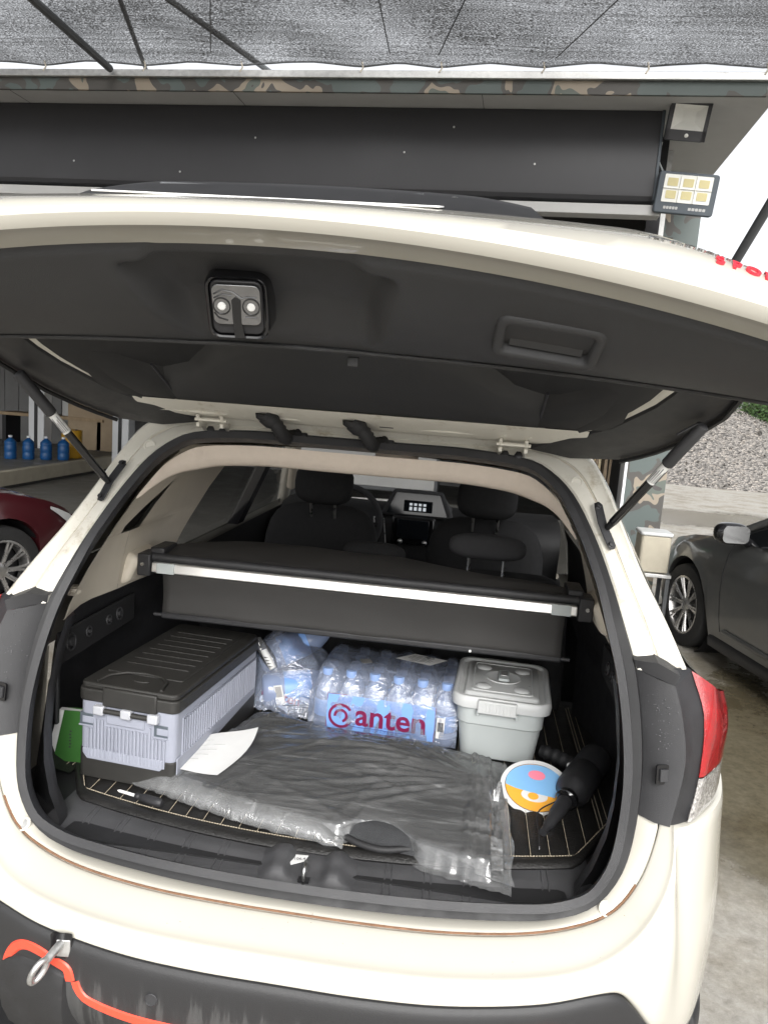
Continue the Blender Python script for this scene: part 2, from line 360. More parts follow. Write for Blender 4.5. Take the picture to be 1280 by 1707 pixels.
def rbox(poly_w, poly_d, r, n=4):
    """rounded rectangle polygon centred at 0"""
    out = []
    for cx, cy, a0 in ((poly_w/2-r, poly_d/2-r, 0), (-poly_w/2+r, poly_d/2-r, 90), (-poly_w/2+r, -poly_d/2+r, 180), (poly_w/2-r, -poly_d/2+r, 270)):
        for k in range(n+1):
            a = R(a0+90*k/n); out.append((cx+r*math.cos(a), cy+r*math.sin(a)))
    return out
def ell(a, b, n=28, cx=0, cy=0): return [(cx+a*math.cos(2*math.pi*i/n), cy+b*math.sin(2*math.pi*i/n)) for i in range(n)]
def frame(o, x, z):
    """matrix with origin o, x axis along x, z axis along z"""
    x = Vector(x).normalized(); z = Vector(z); z = (z-x*z.dot(x)).normalized(); y = z.cross(x)
    return Matrix(((x.x, y.x, z.x, o[0]), (x.y, y.y, z.y, o[1]), (x.z, y.z, z.z, o[2]), (0, 0, 0, 1)))
def text_mesh(name, s, size, m, mtx, parent, extrude=.0008, font_shear=0, bold=0):
    c = bpy.data.curves.new(name, 'FONT'); c.body = s; c.size = size; c.extrude = extrude; c.align_x = 'CENTER'; c.align_y = 'CENTER'; c.shear = font_shear
    c.offset = bold; c.resolution_u = 3
    t_ = bpy.data.objects.new(name, c); col.objects.link(t_)
    dg = bpy.context.evaluated_depsgraph_get(); me = bpy.data.meshes.new_from_object(t_.evaluated_get(dg))
    bpy.data.objects.remove(t_); bpy.data.curves.remove(c)
    me.transform(mtx); me.materials.clear(); me.materials.append(MATS[m])
    o = bpy.data.objects.new(name, me); col.objects.link(o); return attach(o, parent)
def sweep(path, prof, closed, ins):
    """prof: (n,b) pairs; n towards ins(point), b = tangent x n"""
    P = [Vector(p) for p in path]; k = len(P); rows = []
    for i in range(k):
        t = (P[(i+1) % k]-P[i-1]) if closed else (P[min(i+1, k-1)]-P[max(i-1, 0)])
        t.normalize(); nn = Vector(ins(P[i])); nn = (nn-t*nn.dot(t)).normalized(); bb = t.cross(nn)
        rows.append([P[i]+nn*a+bb*b_ for a, b_ in prof])
    return rows
def ip(xs, ys, v):
    if v <= xs[0]: return ys[0]
    for i in range(len(xs)-1):
        if v <= xs[i+1]: return ys[i]+(ys[i+1]-ys[i])*(v-xs[i])/(xs[i+1]-xs[i])
    return ys[-1]
# ---------------------------------------------------------------- the yard
def yard():
    mb = MB(); rows = []
    ys = [-8, -4, -2, -1, 0, 1, 2, 3, 4, 5, 6, 8, 12, 18, 26, 40, 80, 200]
    xs = [-60, -30, -16, -10, -6, -3, -1.5, 0, 1.2, 2, 3, 4, 6, 10, 16, 30, 80, 160]
    for y in ys: rows.append([(x, y, GZ) for x in xs])
    mb.grid(rows); o = mb.build('ground', 'yard', smooth=0); o['kind'] = 'structure'
    return o
yard()
# ---------------------------------------------------------------- white suv, rear hatch open
suv = empty('suv', (0, 2, GZ), label='white sport utility vehicle with tailgate open and loaded boot', cat='car')
S = [(0, -.065, .645), (.10, -.063, .645), (.25, -.055, .647), (.41, -.038, .652), (.50, -.026, .662), (.575, -.011, .694), (.62, .004, .758), (.640, .028, .84), (.645, .052, .945),
     (.637, .076, 1.044), (.620, .104, 1.138), (.594, .142, 1.218), (.566, .198, 1.298), (.533, .252, 1.375), (.488, .30, 1.45), (.437, .33, 1.495), (.38, .345, 1.517), (.25, .352, 1.528), (.10, .352, 1.528), (0, .352, 1.528)]
ringR = S; ringL = [(-x, y, z) for x, y, z in S]
ring = cr(ringR+list(reversed(ringL))[1:-1], 160, closed=True)
CEN = Vector((0, .15, 1.08))
def inward(p):
    q = Vector((p.x, p.y, p.z)); c = Vector((max(-.3, min(.3, q.x)), 0, max(.92, min(1.28, q.z))))
    c.y = .02+(c.z-.7)*.38 if c.z > .7 else -.03
    return c-q
# weatherstrip: flange, groove and bulb in one swept profile
prof = [(-.003, .0), (-.002, -.010), (.003, -.014), (.0065, -.011), (.0085, -.003), (.011, -.003), (.0125, -.010), (.017, -.0125), (.021, -.006), (.0215, .004), (.018, .013), (.0, .013)]
mb = MB(); mb.grid(sweep(ring, prof, True, inward), cu=True, cv=True); fix_normals(mb.build('weatherstrip', 'rubber', suv, smooth=50))
# inner plastic return behind the seal (edge of the trim all round)
prof = [(.018, -.002), (.027, .004), (.032, .02), (.034, .05), (.018, .05)]
mb = MB(); mb.grid(sweep(ring, prof, True, inward), cu=True, cv=True); fix_normals(mb.build('opening_trim', 'black_plastic', suv, smooth=50))
# body lip round the lower opening (seal to shut line)
G = [(0, -.112, .655), (.12, -.111, .655), (.28, -.104, .657), (.43, -.082, .662), (.535, -.055, .675), (.606, -.032, .702), (.650, -.014, .762), (.672, .0, .83), (.680, .012, .868)]
T = [(0, -.2, .617), (.15, -.199, .617), (.3, -.19, .619), (.45, -.165, .625), (.56, -.132, .640), (.635, -.092, .675), (.682, -.06, .733), (.703, -.035, .80), (.702, -.006, .868),
     (.736, .025, .868), (.78, .07, .868), (.815, .12, .868), (.85, .2, .868), (.885, .36, .868), (.9, .6, .868)]
B = [(0, -.213, .586), (.15, -.212, .586), (.3, -.203, .589), (.46, -.178, .599), (.568, -.145, .611), (.612, -.125, .604), (.650, -.104, .562), (.69, -.08, .505), (.73, -.04, .455),
     (.765, .0, .425), (.80, .05, .405), (.83, .11, .395), (.86, .19, .388), (.893, .36, .382), (.905, .6, .38)]
S8 = [S[i] for i in range(8)]+[(.642, .033, .868)]
def full(a, n):
    """mirror a right-half polyline (starting at x=0) and resample"""
    h = cr(a, n); return [Vector((-p.x, p.y, p.z)) for p in reversed(h)][:-1]+h
def lerprow(a, b, f, off=(0, 0, 0)): return [p.lerp(q, f)+Vector(off) for p, q in zip(a, b)]
s_, g_, t_ = full(S8, 40), full(G, 40), full(T[:9], 40)
lip = MB(); lip.grid([lerprow(s_, g_, f, (0, 0, dz)) for f, dz in ((-.12, -.004), (.0, .003), (.25, .006), (.6, .005), (.9, .002), (.97, -.003), (.985, -.02))])
fix_normals(lip.build('sill_lip', 'paint', suv, smooth=60, subd=1))
# bumper cover: shelf and outer skin
bt = cr(T, 80); bb_ = cr(B, 80)
def hm(l): return [Vector((-p.x, p.y, p.z)) for p in reversed(l)][:-1]+list(l)
bt, bb_ = hm(bt), hm(bb_)
sh = MB(); sh.grid([lerprow(g_, t_, f, (0, dy, dz)) for f, dy, dz in ((.015, 0, -.02), (.03, 0, -.002), (.07, 0, .002), (.3, 0, .004), (.6, 0, .0045), (.80, 0, .0045), (.90, 0, .0075), (.95, -.001, .0085), (.98, -.002, .007), (1.0, -.003, .003), (1.02, -.004, -.004))])
# outer skin
def outward(p):
    v = Vector((p.x*.9, (p.y-.6)*.9, 0)); return v.normalized() if v.length else Vector((0, -1, 0))
rows = []
for f, bl in ((0, .004), (.05, .0045), (.2, .006), (.4, .010), (.6, .011), (.8, .008), (.94, .004), (1, 0), (1.0, -.012)):
    rows.append([p.lerp(q, f)+outward(p.lerp(q, f))*bl*(.4+1.3*min(1, max(0, (abs(p.x)-.45)/.3))) for p, q in zip(bt, bb_)])
rows.insert(0, [p-outward(p)*.014+Vector((0, 0, -.003)) for p in bt])
sh.grid(rows)
fix_normals(sh.build('bumper_cover', 'paint', suv, smooth=70, subd=1))
# dirt in the shut line
dl = MB(); dl.tube([p.lerp(q, .995)+Vector((0, .0, -.0015)) for p, q in zip(s_, g_)][6:-6], .0022, 5); dl.build('shut_line_dirt', 'rust', suv)
# black cladding below
rows = []
for dz, out in ((.0, -.012), (-.001, .0035), (-.012, .010), (-.03, .012), (-.07, .012), (-.105, .012), (-.115, .011), (-.16, .004), (-.22, -.03), (-.30, -.09)):
    rows.append([q+outward(q)*out+Vector((0, 0, max(dz*(1 if abs(q.x) < .6 else .75), -.30))) for q in bb_])
cl = MB(); cl.grid(rows); fix_normals(cl.build('bumper_cladding', 'cladding_runs', suv, smooth=50, subd=1))
def cladpt(x, dz, out):
    best = min(bb_, key=lambda q: abs(q.x-x)); i = bb_.index(best)
    j = min(max(i, 1), len(bb_)-2)
    a, b2 = (bb_[j], bb_[j+1]) if x >= bb_[j].x else (bb_[j-1], bb_[j])
    q = a.lerp(b2, (x-a.x)/(b2.x-a.x)); return q+outward(q)*out+Vector((0, 0, dz))
def strip(pts, hw, out, name, m, parent=None, depth=.012):
    """raised band following the cladding: pts = (x, z)"""
    c = cr([(x, 0, z) for x, z in pts], max(14, len(pts)*6)); rows = []
    for i, p in enumerate(c):
        t = (c[min(i+1, len(c)-1)]-c[max(i-1, 0)]).normalized(); n = Vector((-t.z, 0, t.x))
        r_ = []
        for a, o_ in ((-1, -depth), (-1, out-.003), (-.75, out), (.75, out), (1, out-.003), (1, -depth)):
            q = p+n*hw*a; base = cladpt(q.x, 0, o_); r_.append(Vector((base.x, base.y, q.z)))
        rows.append(r_)
    k = MB(); k.grid(rows); return fix_normals(k.build(name, m, parent or suv, smooth=18))
strip([(-.376, .518), (-.366, .498), (-.34, .484), (-.25, .473), (-.12, .472), (0, .472), (.12, .472), (.25, .473), (.34, .484), (.366, .498), (.376, .518)], .0088, .0145, 'orange_strip', 'orange_trim')
for s in (-1, 1):
    strip([(s*.386, .516), (s*.394, .538), (s*.42, .546), (s*.455, .556), (s*.485, .557), (s*.508, .546), (s*.524, .526), (s*.534, .50), (s*.54, .47)], .0098, .0150, 'orange_strip', 'orange_trim')
    # rounded lower corner block framed by the orange strip
    k = MB(); rows = []
    for z, o_ in ((.534, -.01), (.531, .012), (.521, .017), (.49, .020), (.45, .020), (.40, .014), (.36, .0), (.35, -.03)):
        r_ = []
        for x in (.392, .396, .42, .45, .48, .51, .53, .545, .551):
            b0 = cladpt(s*x, 0, o_); edge = -.03 if x in (.392, .551) else 0
            b1 = cladpt(s*x, 0, o_+edge); zz = min(z, .539-max(0, (.44-x))*.35-max(0, x-.50)*.9) if z > .485 else z
            r_.append(Vector((b1.x, b1.y, zz)))
        rows.append(r_)
    k.grid(rows); fix_normals(k.build('bumper_corner_block', 'cladding', suv, smooth=50))
# parking sensors
for x, z in ((-.222, .522), (.222, .522), (-.66, .50), (.66, .47)):
    q = cladpt(x, 0, .0125); mt = frame((q.x, q.y, z), (1, 0, 0), outward(q)); k = MB(); k.lathe([(.0125, -.004), (.0125, .0012), (.0115, .002), (.0108, .0008), (.001, .0008)], 24, mt); k.build('parking_sensor', 'grey_plastic', suv)
# tow eye pocket
q = cladpt(-.405, 0, .0125); mt = frame((q.x, q.y, .583), (1, .12, 0), outward(q))
k = MB(); k.prism(rbox(.040, .052, .004), .0016, mt); k.build('tow_eye_pocket', 'gloss_black', suv)
k = MB(); k.prism(rbox(.026, .034, .002), .003, mt @ Matrix.Translation((.004, -.004, 0))); k.build('tow_eye_bracket', 'galvanised', suv, bevel=.001)
# bump stops set in the lip
for s in (-1, 1):
    mt = frame((s*.594, -.026, .6985), (1, .25*s, -.1), (s*-.25, -.72, .64))
    k = MB(); k.lathe([(.0155, -.004), (.0155, .0035), (.013, .0055), (.0115, .0035), (.0105, .0035)], 28, mt); k.build('bump_stop', 'paint_jamb', suv)
    k = MB(); k.lathe([(.0105, .0), (.0105, .0028), (.0095, .004), (.006, .0042), (.001, .0048)], 20, mt); k.box((-9, 0, 0), (-9, 0, 0)) if False else None; k.build('bump_stop_rubber', 'galvanised', suv)
# rear pillars and roof header channel
E_ = {10: (.716, .112, 1.150), 11: (.683, .168, 1.222), 12: (.640, .226, 1.302), 13: (.602, .286, 1.387), 14: (.566, .338, 1.468), 15: (.525, .382, 1.530), 16: (.45, .402, 1.550), 17: (.28, .408, 1.558), 18: (.11, .410, 1.560), 19: (0, .410, 1.560)}
Sr = [Vector(S[i]) for i in range(10, 20)]; Er = [Vector(E_[i]) for i in range(10, 20)]
sr, er = cr(Sr, 60), cr(Er, 60)
pf = [(-.10, .004), (.0, -.002), (.10, -.012), (.42, -.016), (.46, -.013), (.49, -.001), (.52, -.001), (.56, -.006), (.86, -.010), (.93, -.016), (1.0, -.014), (1.03, -.002), (1.03, .03)]
for s in (1, -1):
    rows = []
    for f, dy in pf:
        r_ = []
        for i, (p, q) in enumerate(zip(sr, er)):
            v = p.lerp(q, f)+Vector((0, dy, -dy*.25 if i > 30 else 0)); r_.append((s*v.x, v.y, v.z))
        rows.append(r_)
    k = MB(); k.grid(rows); fix_normals(k.build('rear_pillar', 'paint_jamb', suv, smooth=50))
    # pillar sealant bead and rubber plug
    k = MB(); k.tube([Vector((s*v.x, v.y-.004, v.z)) for v in [p.lerp(q, .50) for p, q in zip(sr[1:34], er[1:34])]], .0016, 5); k.build('sealant_bead', 'beige_trim', suv)
    v = sr[27].lerp(er[27], .3); mt = frame((s*v.x, v.y-.014, v.z), (1, 0, 0), (s*.2, -.9, .35))
    k = MB(); k.lathe([(.0145, 0), (.0145, .002), (.011, .0025), (.010, .001), (.0008, .001)], 20, mt); k.build('plug', 'paint_jamb', suv)
# black corner panels and lamps
def panel_grid(cols, n=14): return [cr(c, n) for c in cols]
for s in (1, -1):
    inner = [(.642, .030, .870), (.650, .05, .945), (.642, .072, 1.044), (.622, .10, 1.140)]
    bend = [(.696, -.004, .870), (.716, .022, .985), (.706, .045, 1.07), (.690, .062, 1.125)]
    bend2 = [(.697, .0, .870), (.718, .027, .985), (.708, .05, 1.07), (.695, .068, 1.128)]
    lensi = [(.736, .028, .870), (.755, .058, .955), (.757, .083, 1.06), (.728, .104, 1.148)]
    mid = [tuple((a+b)/2+d for a, b, d in zip(p, q, (0, -.008, 0))) for p, q in zip(inner, bend)]
    topc = [(.622, .10, 1.141), (.655, .085, 1.168), (.672, .085, 1.170), (.716, .105, 1.150)]
    k = MB(); k.grid(mirx(panel_grid([[(x-.01, y+.012, z) for x, y, z in inner], inner, mid, bend])) if s < 0 else panel_grid([[(x-.01, y+.012, z) for x, y, z in inner], inner, mid, bend]))
    # top edge folded in
    fl = [[(.622, .10, 1.140), (.655, .077, 1.133), (.690, .062, 1.125)], [(.613, .090, 1.160), (.655, .071, 1.164), (.697, .064, 1.146)], [(.613, .12, 1.164), (.655, .11, 1.170), (.70, .11, 1.150)]]
    k.grid(mirx(fl) if s < 0 else fl)
    fix_normals(k.build('corner_panel', 'grey_plastic', suv, smooth=30))
    cols = [bend, bend2, [tuple((a+b)/2 for a, b in zip(p, q)) for p, q in zip(bend2, lensi)], lensi]
    k = MB(); g = panel_grid(cols); k.grid(mirx(g) if s < 0 else g)
    tp = [[(.690, .062, 1.125), (.71, .082, 1.137), (.728, .104, 1.148)], [(.688, .085, 1.152), (.70, .095, 1.152), (.722, .112, 1.150)]]
    k.grid(mirx(tp) if s < 0 else tp)
    lamp = fix_normals(k.build('tail_lamp', 'gloss_black' if False else 'black_plastic', suv, smooth=30))
    # lenses: red above, clear below
    def lens(z0, z1, top):
        rr = []
        for z in [z0+(z1-z0)*i/10 for i in range(11)]:
            f = (z-.87)/(1.148-.87)
            li = cr(lensi, 41)[int(round(40*f))]
            taper = max(0, (f-.5)/.5)**2*.5
            o1 = Vector((.790-.028*taper, .092+.04*taper, z)); o2 = Vector((.822-.03*taper, .142+.05*taper, z)); o3 = Vector((.846-.03*taper, .205+.05*taper, z)); o4 = Vector((.872-.55*max(0, z-.98), .34, z)); li = Vector((li.x, li.y, z))
            lf = li+Vector((-.001, .012, 0)); lb = li+Vector((.004, -.006, 0))
            if top:
                for vv, zt_ in ((o1, 1.118), (o2, 1.090), (o3, 1.072), (o4, 1.035)): vv.z = z0+(z-z0)*(zt_-z0)/(z1-z0)
            rr.append([tuple(v) for v in cr([lf, li, lb, o1, o2, o3, o4], 22)])
        return rr
    g = lens(.950, 1.146, True); k = MB(); k.grid(mirx(g) if s < 0 else g); fix_normals(k.build('red_lens', 'red_lens', lamp, smooth=60))
    g = lens(.871, .948, False); k = MB(); k.grid(mirx(g) if s < 0 else g); fix_normals(k.build('clear_lens', 'clear_lens', lamp, smooth=60))
    # square clip pocket
    mt = frame((s*.676, .026, .960), (1, .35*s, 0), (s*-.3, -1, .1))
    k = MB(); k.prism(rbox(.026, .038, .004), .004, mt); k.build('clip_pocket', 'gloss_black', suv)
    k = MB(); k.prism(rbox(.017, .024, .002), .008, mt @ Matrix.Translation((.002*s, -.001, 0))); k.build('clip', 'grey_plastic', suv, bevel=.001)

    # rain drops on the panel
    def ppt(u, v):
        a, b0 = cr(inner, 21)[int(v*20)], cr(bend, 21)[int(v*20)]; return a.lerp(b0, u)+Vector((0, -.008*math.sin(u*math.pi)-.0005, 0))
    rng = random.Random(4 if s > 0 else 9); k = MB()
    for i in range(70):
        u, v = min(.95, max(.05, rng.gauss(.45, .2))), min(.97, max(.4, rng.gauss(.72, .14))); p = ppt(u, v); p.z += rng.uniform(-.006, .006); r0 = rng.choice((.0005, .0007, .0010, .0014))
        k.lathe([(r0, -.0012), (r0*.96, .0), (r0*.6, r0*.5), (r0*.05, r0*.62)], 8, frame((s*p.x, p.y, p.z), (1, 0, 0), (s*.3, -1, .1)))
    k.build('water_drops', 'droplet', suv, smooth=60)['kind'] = 'stuff'
rng = random.Random(77); k = MB()
for i in range(60):
    j = rng.randrange(8, len(g_)-8); f = rng.uniform(.02, .9)**1.6; p = g_[j].lerp(t_[j], f)+Vector((0, 0, .0065)); r0 = rng.uniform(.0006, .0016)
    k.add([p+Vector((rng.uniform(-1, 1), rng.uniform(-1, 1), rng.uniform(-.6, .5)))*r0 for _ in range(4)], [(0, 1, 2), (0, 2, 3), (0, 3, 1), (1, 3, 2)])
k.build('grit', 'rust', suv, smooth=0)['kind'] = 'stuff'
# ---------------------------------------------------------------- tailgate: modelled shut, swung up about its hinge line
HY, HZ, TH = .34, 1.54, R(-79.6)
def gopen(p):
    y, z = p[1]-HY, p[2]-HZ; c, s = math.cos(TH), math.sin(TH); return Vector((p[0], HY+y*c-z*s, HZ+y*s+z*c))
def gd(v):
    c, s = math.cos(TH), math.sin(TH); return Vector((v[0], v[1]*c-v[2]*s, v[1]*s+v[2]*c))
def grows(rows): return [[gopen(p) for p in r] for r in rows]
def gyo(z):
    zs = [.5, .66, .87, 1.10, 1.20, 1.40, 1.54, 1.6]; ys = [-.04, -.02, .035, .09, .13, .27, .36, .41]
    for i in range(7):
        if z <= zs[i+1]: return ys[i]+(ys[i+1]-ys[i])*(z-zs[i])/(zs[i+1]-zs[i])
    return .41
def gw(z):  # half width of the gate at shut height z
    zs = [.62, .68, .75, .86, 1.0, 1.15, 1.30, 1.40, 1.48, 1.545]; ws = [.575, .60, .63, .665, .70, .735, .735, .70, .655, .59]
    if z <= zs[0]: return ws[0]
    for i in range(9):
        if z <= zs[i+1]: return ws[i]+(ws[i+1]-ws[i])*(z-zs[i])/(zs[i+1]-zs[i])
    return ws[-1]
NX = 81
us = [-1+2*i/(NX-1) for i in range(NX)]
def grow(z, yc, bow, w=None, zbow=0, corner=0):
    """row across the gate: y = yc + bow*x^2 (+ corner pull-in near the ends)"""
    w = w or gw(z); r = []
    for u in us:
        x = w*math.copysign(abs(u)**.9, u); r.append((x, yc+bow*x*x+corner*max(0, abs(u)-.86)**2*40, z+zbow*x*x))
    return r
# outer skin: flange, lower edge, crease, plate area, belt (z, y, bow, corner pull, half width)
prof = [(.706, -.058, .215, 0, .585), (.690, -.0665, .215, 0, .588), (.668, -.0765, .217, 0, .592), (.652, -.0805, .22, 0, .596), (.6435, -.0825, .22, 0, .599), (.6385, -.0885, .217, .05, .602), (.6355, -.095, .205, .1, .605), (.637, -.1015, .19, .2, .608), (.645, -.1065, .165, .4, .611), (.67, -.1105, .12, .7, .617), (.71, -.1125, .09, 1.3, .626), (.76, -.117, .08, 1.5, .64), (.80, -.1205, .08, 1.55, .65), (.84, -.119, .09, 1.1, .66), (.95, -.112, .11, .8, .69), (1.05, -.095, .13, .6, .715), (1.10, -.080, .14, .5, .725)]
def skin_y(q, x): return q[1]+q[2]*x*x+q[3]*max(0, abs(x)-.405)**2
k = MB(); k.grid(grows([[(w_*u, skin_y((z, y, b, c), w_*u), z) for u in us] for z, y, b, c, w_ in prof]))
gate = fix_normals(k.build('tailgate', 'paint', suv, smooth=24))
gate['label'] = 'raised white tailgate with charcoal inner trim'
# outer glass and spoiler
k = MB(); k.grid(grows([grow(z, y, b, w_) for z, y, b, w_ in ((1.10, -.083, .16, .60), (1.2, -.04, .17, .60), (1.32, .03, .17, .57), (1.45, .115, .16, .53))])); fix_normals(k.build('rear_window', 'privacy_glass', gate, smooth=60))
k = MB(); k.grid(grows([grow(z, y, b, w_) for z, y, b, w_ in ((1.44, .09, .17, .52), (1.455, .07, .16, .53), (1.49, .075, .15, .53), (1.56, .19, .13, .53), (1.585, .28, .1, .52), (1.575, .31, .08, .50))])); fix_normals(k.build('spoiler', 'paint', gate, smooth=50, solid=.012))
# painted frame strips, dark inner and outer garnish on each side
for s in (-1, 1):
    def offz(z): return ip([1.0, 1.24, 1.41, 1.50], [.105, .122, .168, .215], z)
    zz_ = [1.06+.42*i/12 for i in range(13)]
    rows = [[gopen(p) for p in ((s*(gw(z)-offz(z)-.034), gyo(z)-.045, z), (s*(gw(z)-offz(z)-.03), gyo(z)-.034, z), (s*(gw(z)-offz(z)+.012), gyo(z)-.030, z))] for z in zz_]
    k = MB(); k.grid(rows); fix_normals(k.build('gate_frame', 'paint_jamb', gate, smooth=60))
    rows = [[gopen(p) for p in ((s*(gw(z)-offz(z)-.36), gyo(z)-.075, z), (s*(gw(z)-offz(z)-.26), gyo(z)-.070, z), (s*(gw(z)-offz(z)-.12), gyo(z)-.052, z), (s*(gw(z)-offz(z)-.05), gyo(z)-.024, z), (s*(gw(z)-offz(z)-.027), gyo(z)-.022, z), (s*(gw(z)-offz(z)-.025), gyo(z)-.036, z))] for z in [.95+.50*i/12 for i in range(13)]]
    k = MB(); k.grid(rows); fix_normals(k.build('inner_garnish', 'cabin_black', gate, smooth=45))
    rows = []
    for z in [.72+.82*i/18 for i in range(19)]:
        y = gyo(z)-.02; w_ = gw(z); c_ = offz(z)
        rows.append([gopen(p) for p in ((s*(w_-c_), y-.02, z), (s*(w_-c_+.004), y-.004, z), (s*(w_-c_*.55), y+.010, z), (s*(w_-.012), y+.004, z), (s*(w_-.002), y-.006, z), (s*(w_-.004), y-.026, z))])
    k = MB(); k.grid(rows); fix_normals(k.build('side_garnish', 'black_plastic', gate, smooth=45))
    def skn(z):
        for q0, q1 in zip(prof[8:], prof[9:]):
            if q0[0] <= z <= q1[0]:
                f = (z-q0[0])/(q1[0]-q0[0]); return (q0[4]+(q1[4]-q0[4])*f, skin_y(q0, q0[4])*(1-f)+skin_y(q1, q1[4])*f)
        return (ip([1.10, 1.2, 1.32, 1.45, 1.55], [.725, .70, .67, .62, .56], z), ip([1.10, 1.2, 1.32, 1.45, 1.55], [.05, .075, .13, .21, .28], z))
    rows = []
    for z in [.70+.84*i/24 for i in range(25)]:
        w_ = gw(z); kx, ky = skn(z); r_ = [(s*(w_-.003), gyo(z)-.040, z), (s*(w_+.001), min(gyo(z)-.055, (gyo(z)-.055+ky)/2+.01), z), (s*kx, ky, z)]
        if z > 1.09: r_.append((s*ip([1.09, 1.32, 1.45, 1.55], [.60, .57, .53, .50], z), ip([1.09, 1.2, 1.32, 1.45, 1.55], [-.025, .018, .083, .158, .22], z), z))
        else: r_.append((s*kx, ky, z))
        rows.append([gopen(p) for p in r_])
    k = MB(); k.grid(rows); fix_normals(k.build('gate_side', 'paint', gate, smooth=60))
    k = MB(); k.tube([gopen((s*(gw(z)-.02), gyo(z)-.008, z)) for z in [1.0+.53*i/16 for i in range(17)]], .005, 6); k.build('edge_seal', 'rubber', gate)
# cream hinge panel along the top of the gate
zs = [(1.425, .275), (1.44, .287), (1.47, .302), (1.50, .322), (1.525, .332), (1.545, .335), (1.555, .355)]
rows = []
for z, y in zs: rows.append([gopen((u*(.495 if z < 1.49 else .495-(z-1.49)*.5), y-.012+.02*u*u*0, z)) for u in us])
k = MB(); k.grid(rows); fix_normals(k.build('hinge_panel', 'paint_jamb', gate, smooth=50))
for x0, x1, z_ in ((-.46, -.30, 1.485), (-.26, -.10, 1.488), (.06, .3, 1.488)):
    k = MB(); k.tube([gopen((x0+(x1-x0)*i/8, .300, z_+.003*math.sin(i))) for i in range(9)], .0025, 5); k.build('pressed_seam', 'paint_jamb', gate)
# upper window trim (three pieces with seams)
def utrim(x0, x1, name, zt=1.335, parent=gate, zb=1.438, um='gate_trim'):
    rows = []
    n = max(6, int((x1-x0)/.03))
    for f, dy in ((-.06, -.05), (0, -.028), (.05, -.014), (.15, -.006), (.5, .002), (.9, .004), (1.0, -.002), (1.02, -.014)):
        r_ = []
        for i in range(n+1):
            x = x0+(x1-x0)*i/n
            za = ip([0, .12, .24, .33, .40, .48, .56], [1.19, 1.20, 1.27, 1.35, 1.36, 1.30, 1.24], abs(x))
            z = za+(zb-za)*f; r_.append(gopen((x, gyo(z)-.028+dy, z)))
        rows.append(r_)
    k = MB(); k.grid(rows); return fix_normals(k.build(name, um, parent, smooth=40))
utrim(-.391, .389, 'upper_trim')
utrim(-.55, -.3914, 'upper_trim', zb=1.432, um='cabin_black'); utrim(.3894, .55, 'upper_trim', zb=1.432, um='cabin_black')
for s in (-1, 1):
    k = MB(); k.tube([gopen((s*.390, gyo(z)-.030, z)) for z in (1.30, 1.34, 1.38, 1.42, 1.432)], .003, 6); k.build('trim_seam', 'ink', gate)
# lower trim: bulged panel with raised middle, one grid
def trimz(): pass
def trow(f):
    """f 0 = lower edge .. 1 = fold .. >1 behind the fold"""
    r = []
    for u in us+[]:
        w_ = .585 if f <= .0 else .585+.075*min(1, f)
        x = w_*u; ax = abs(x)
        step = 1 if ax < .11 else max(0, 1-(ax-.11)/.022)
        y0 = -.0560+.21*x*x-.012*step; z0 = .690
        yf = .063+.065*x*x; zf = .872-.02*x*x
        if f <= 1:
            bul = math.sin(min(1, f)*math.pi)*.012
            y = y0+(yf-y0)*f; z = z0+(zf-z0)*(f**1.15)
            # recessed well round the lock, raised shoulders
            hw_ = .172-.060*f; cen = 1 if ax < hw_-.016 else max(0, (hw_-ax)/.016)
            y -= .036*cen*ip([0, .09, .16, .62, .86, 1], [0, 0, 1, 1, .15, 0], f)
            y += bul
        else:
            g = f-1; y = yf-g*.10; z = zf+g*.20
        if abs(u) > .97: y -= .02; 
        r.append((x, y, z))
    return r
NXs = us; us = [-1+2*i/180 for i in range(181)]
rows = [trow(f) for f in (-.0, .02, .05, .09, .14, .2, .28, .36, .44, .52, .6, .68, .76, .84, .9, .95, .98, 1.0, 1.03, 1.1, 1.3)]
rows.insert(0, [(x, y-.012, z+.001) for x, y, z in rows[0]])
k = MB(); k.grid(grows(rows)); ltrim = fix_normals(k.build('lower_trim', 'gate_trim', gate, smooth=50, subd=1))
k = MB(); k.tube([gopen((p[0], p[1]+.001, p[2]-.004)) for p in trow(.985)[3:-3]], .0032, 6); k.build('trim_edge_bead', 'gate_trim', gate, smooth=60)
k = MB(); k.tube([gopen((p[0], p[1]-.002, p[2]+.010)) for p in trow(1.0)[3:-3]], .004, 6); k.build('painted_trim_shadow', 'ink', gate, smooth=60)  # black bead drawn in as the shade behind the fold
us = NXs
def trimpt(x, f):
    global us
    us2 = us; us = [-1+2*i/400 for i in range(401)]; r = trow(f); us = us2
    p = min(r, key=lambda q: abs(q[0]-x)); return Vector(p)
def trimframe(x, f, off=0):
    p = trimpt(x, f); q = trimpt(x, f+.05); px = trimpt(x+.01, f)
    tz = (q-p).normalized(); tx = (px-p).normalized(); n = tx.cross(tz)
    if n.z > 0: n = -n
    o = gopen(p+n*off); return frame(o, gd(tx), gd(n))
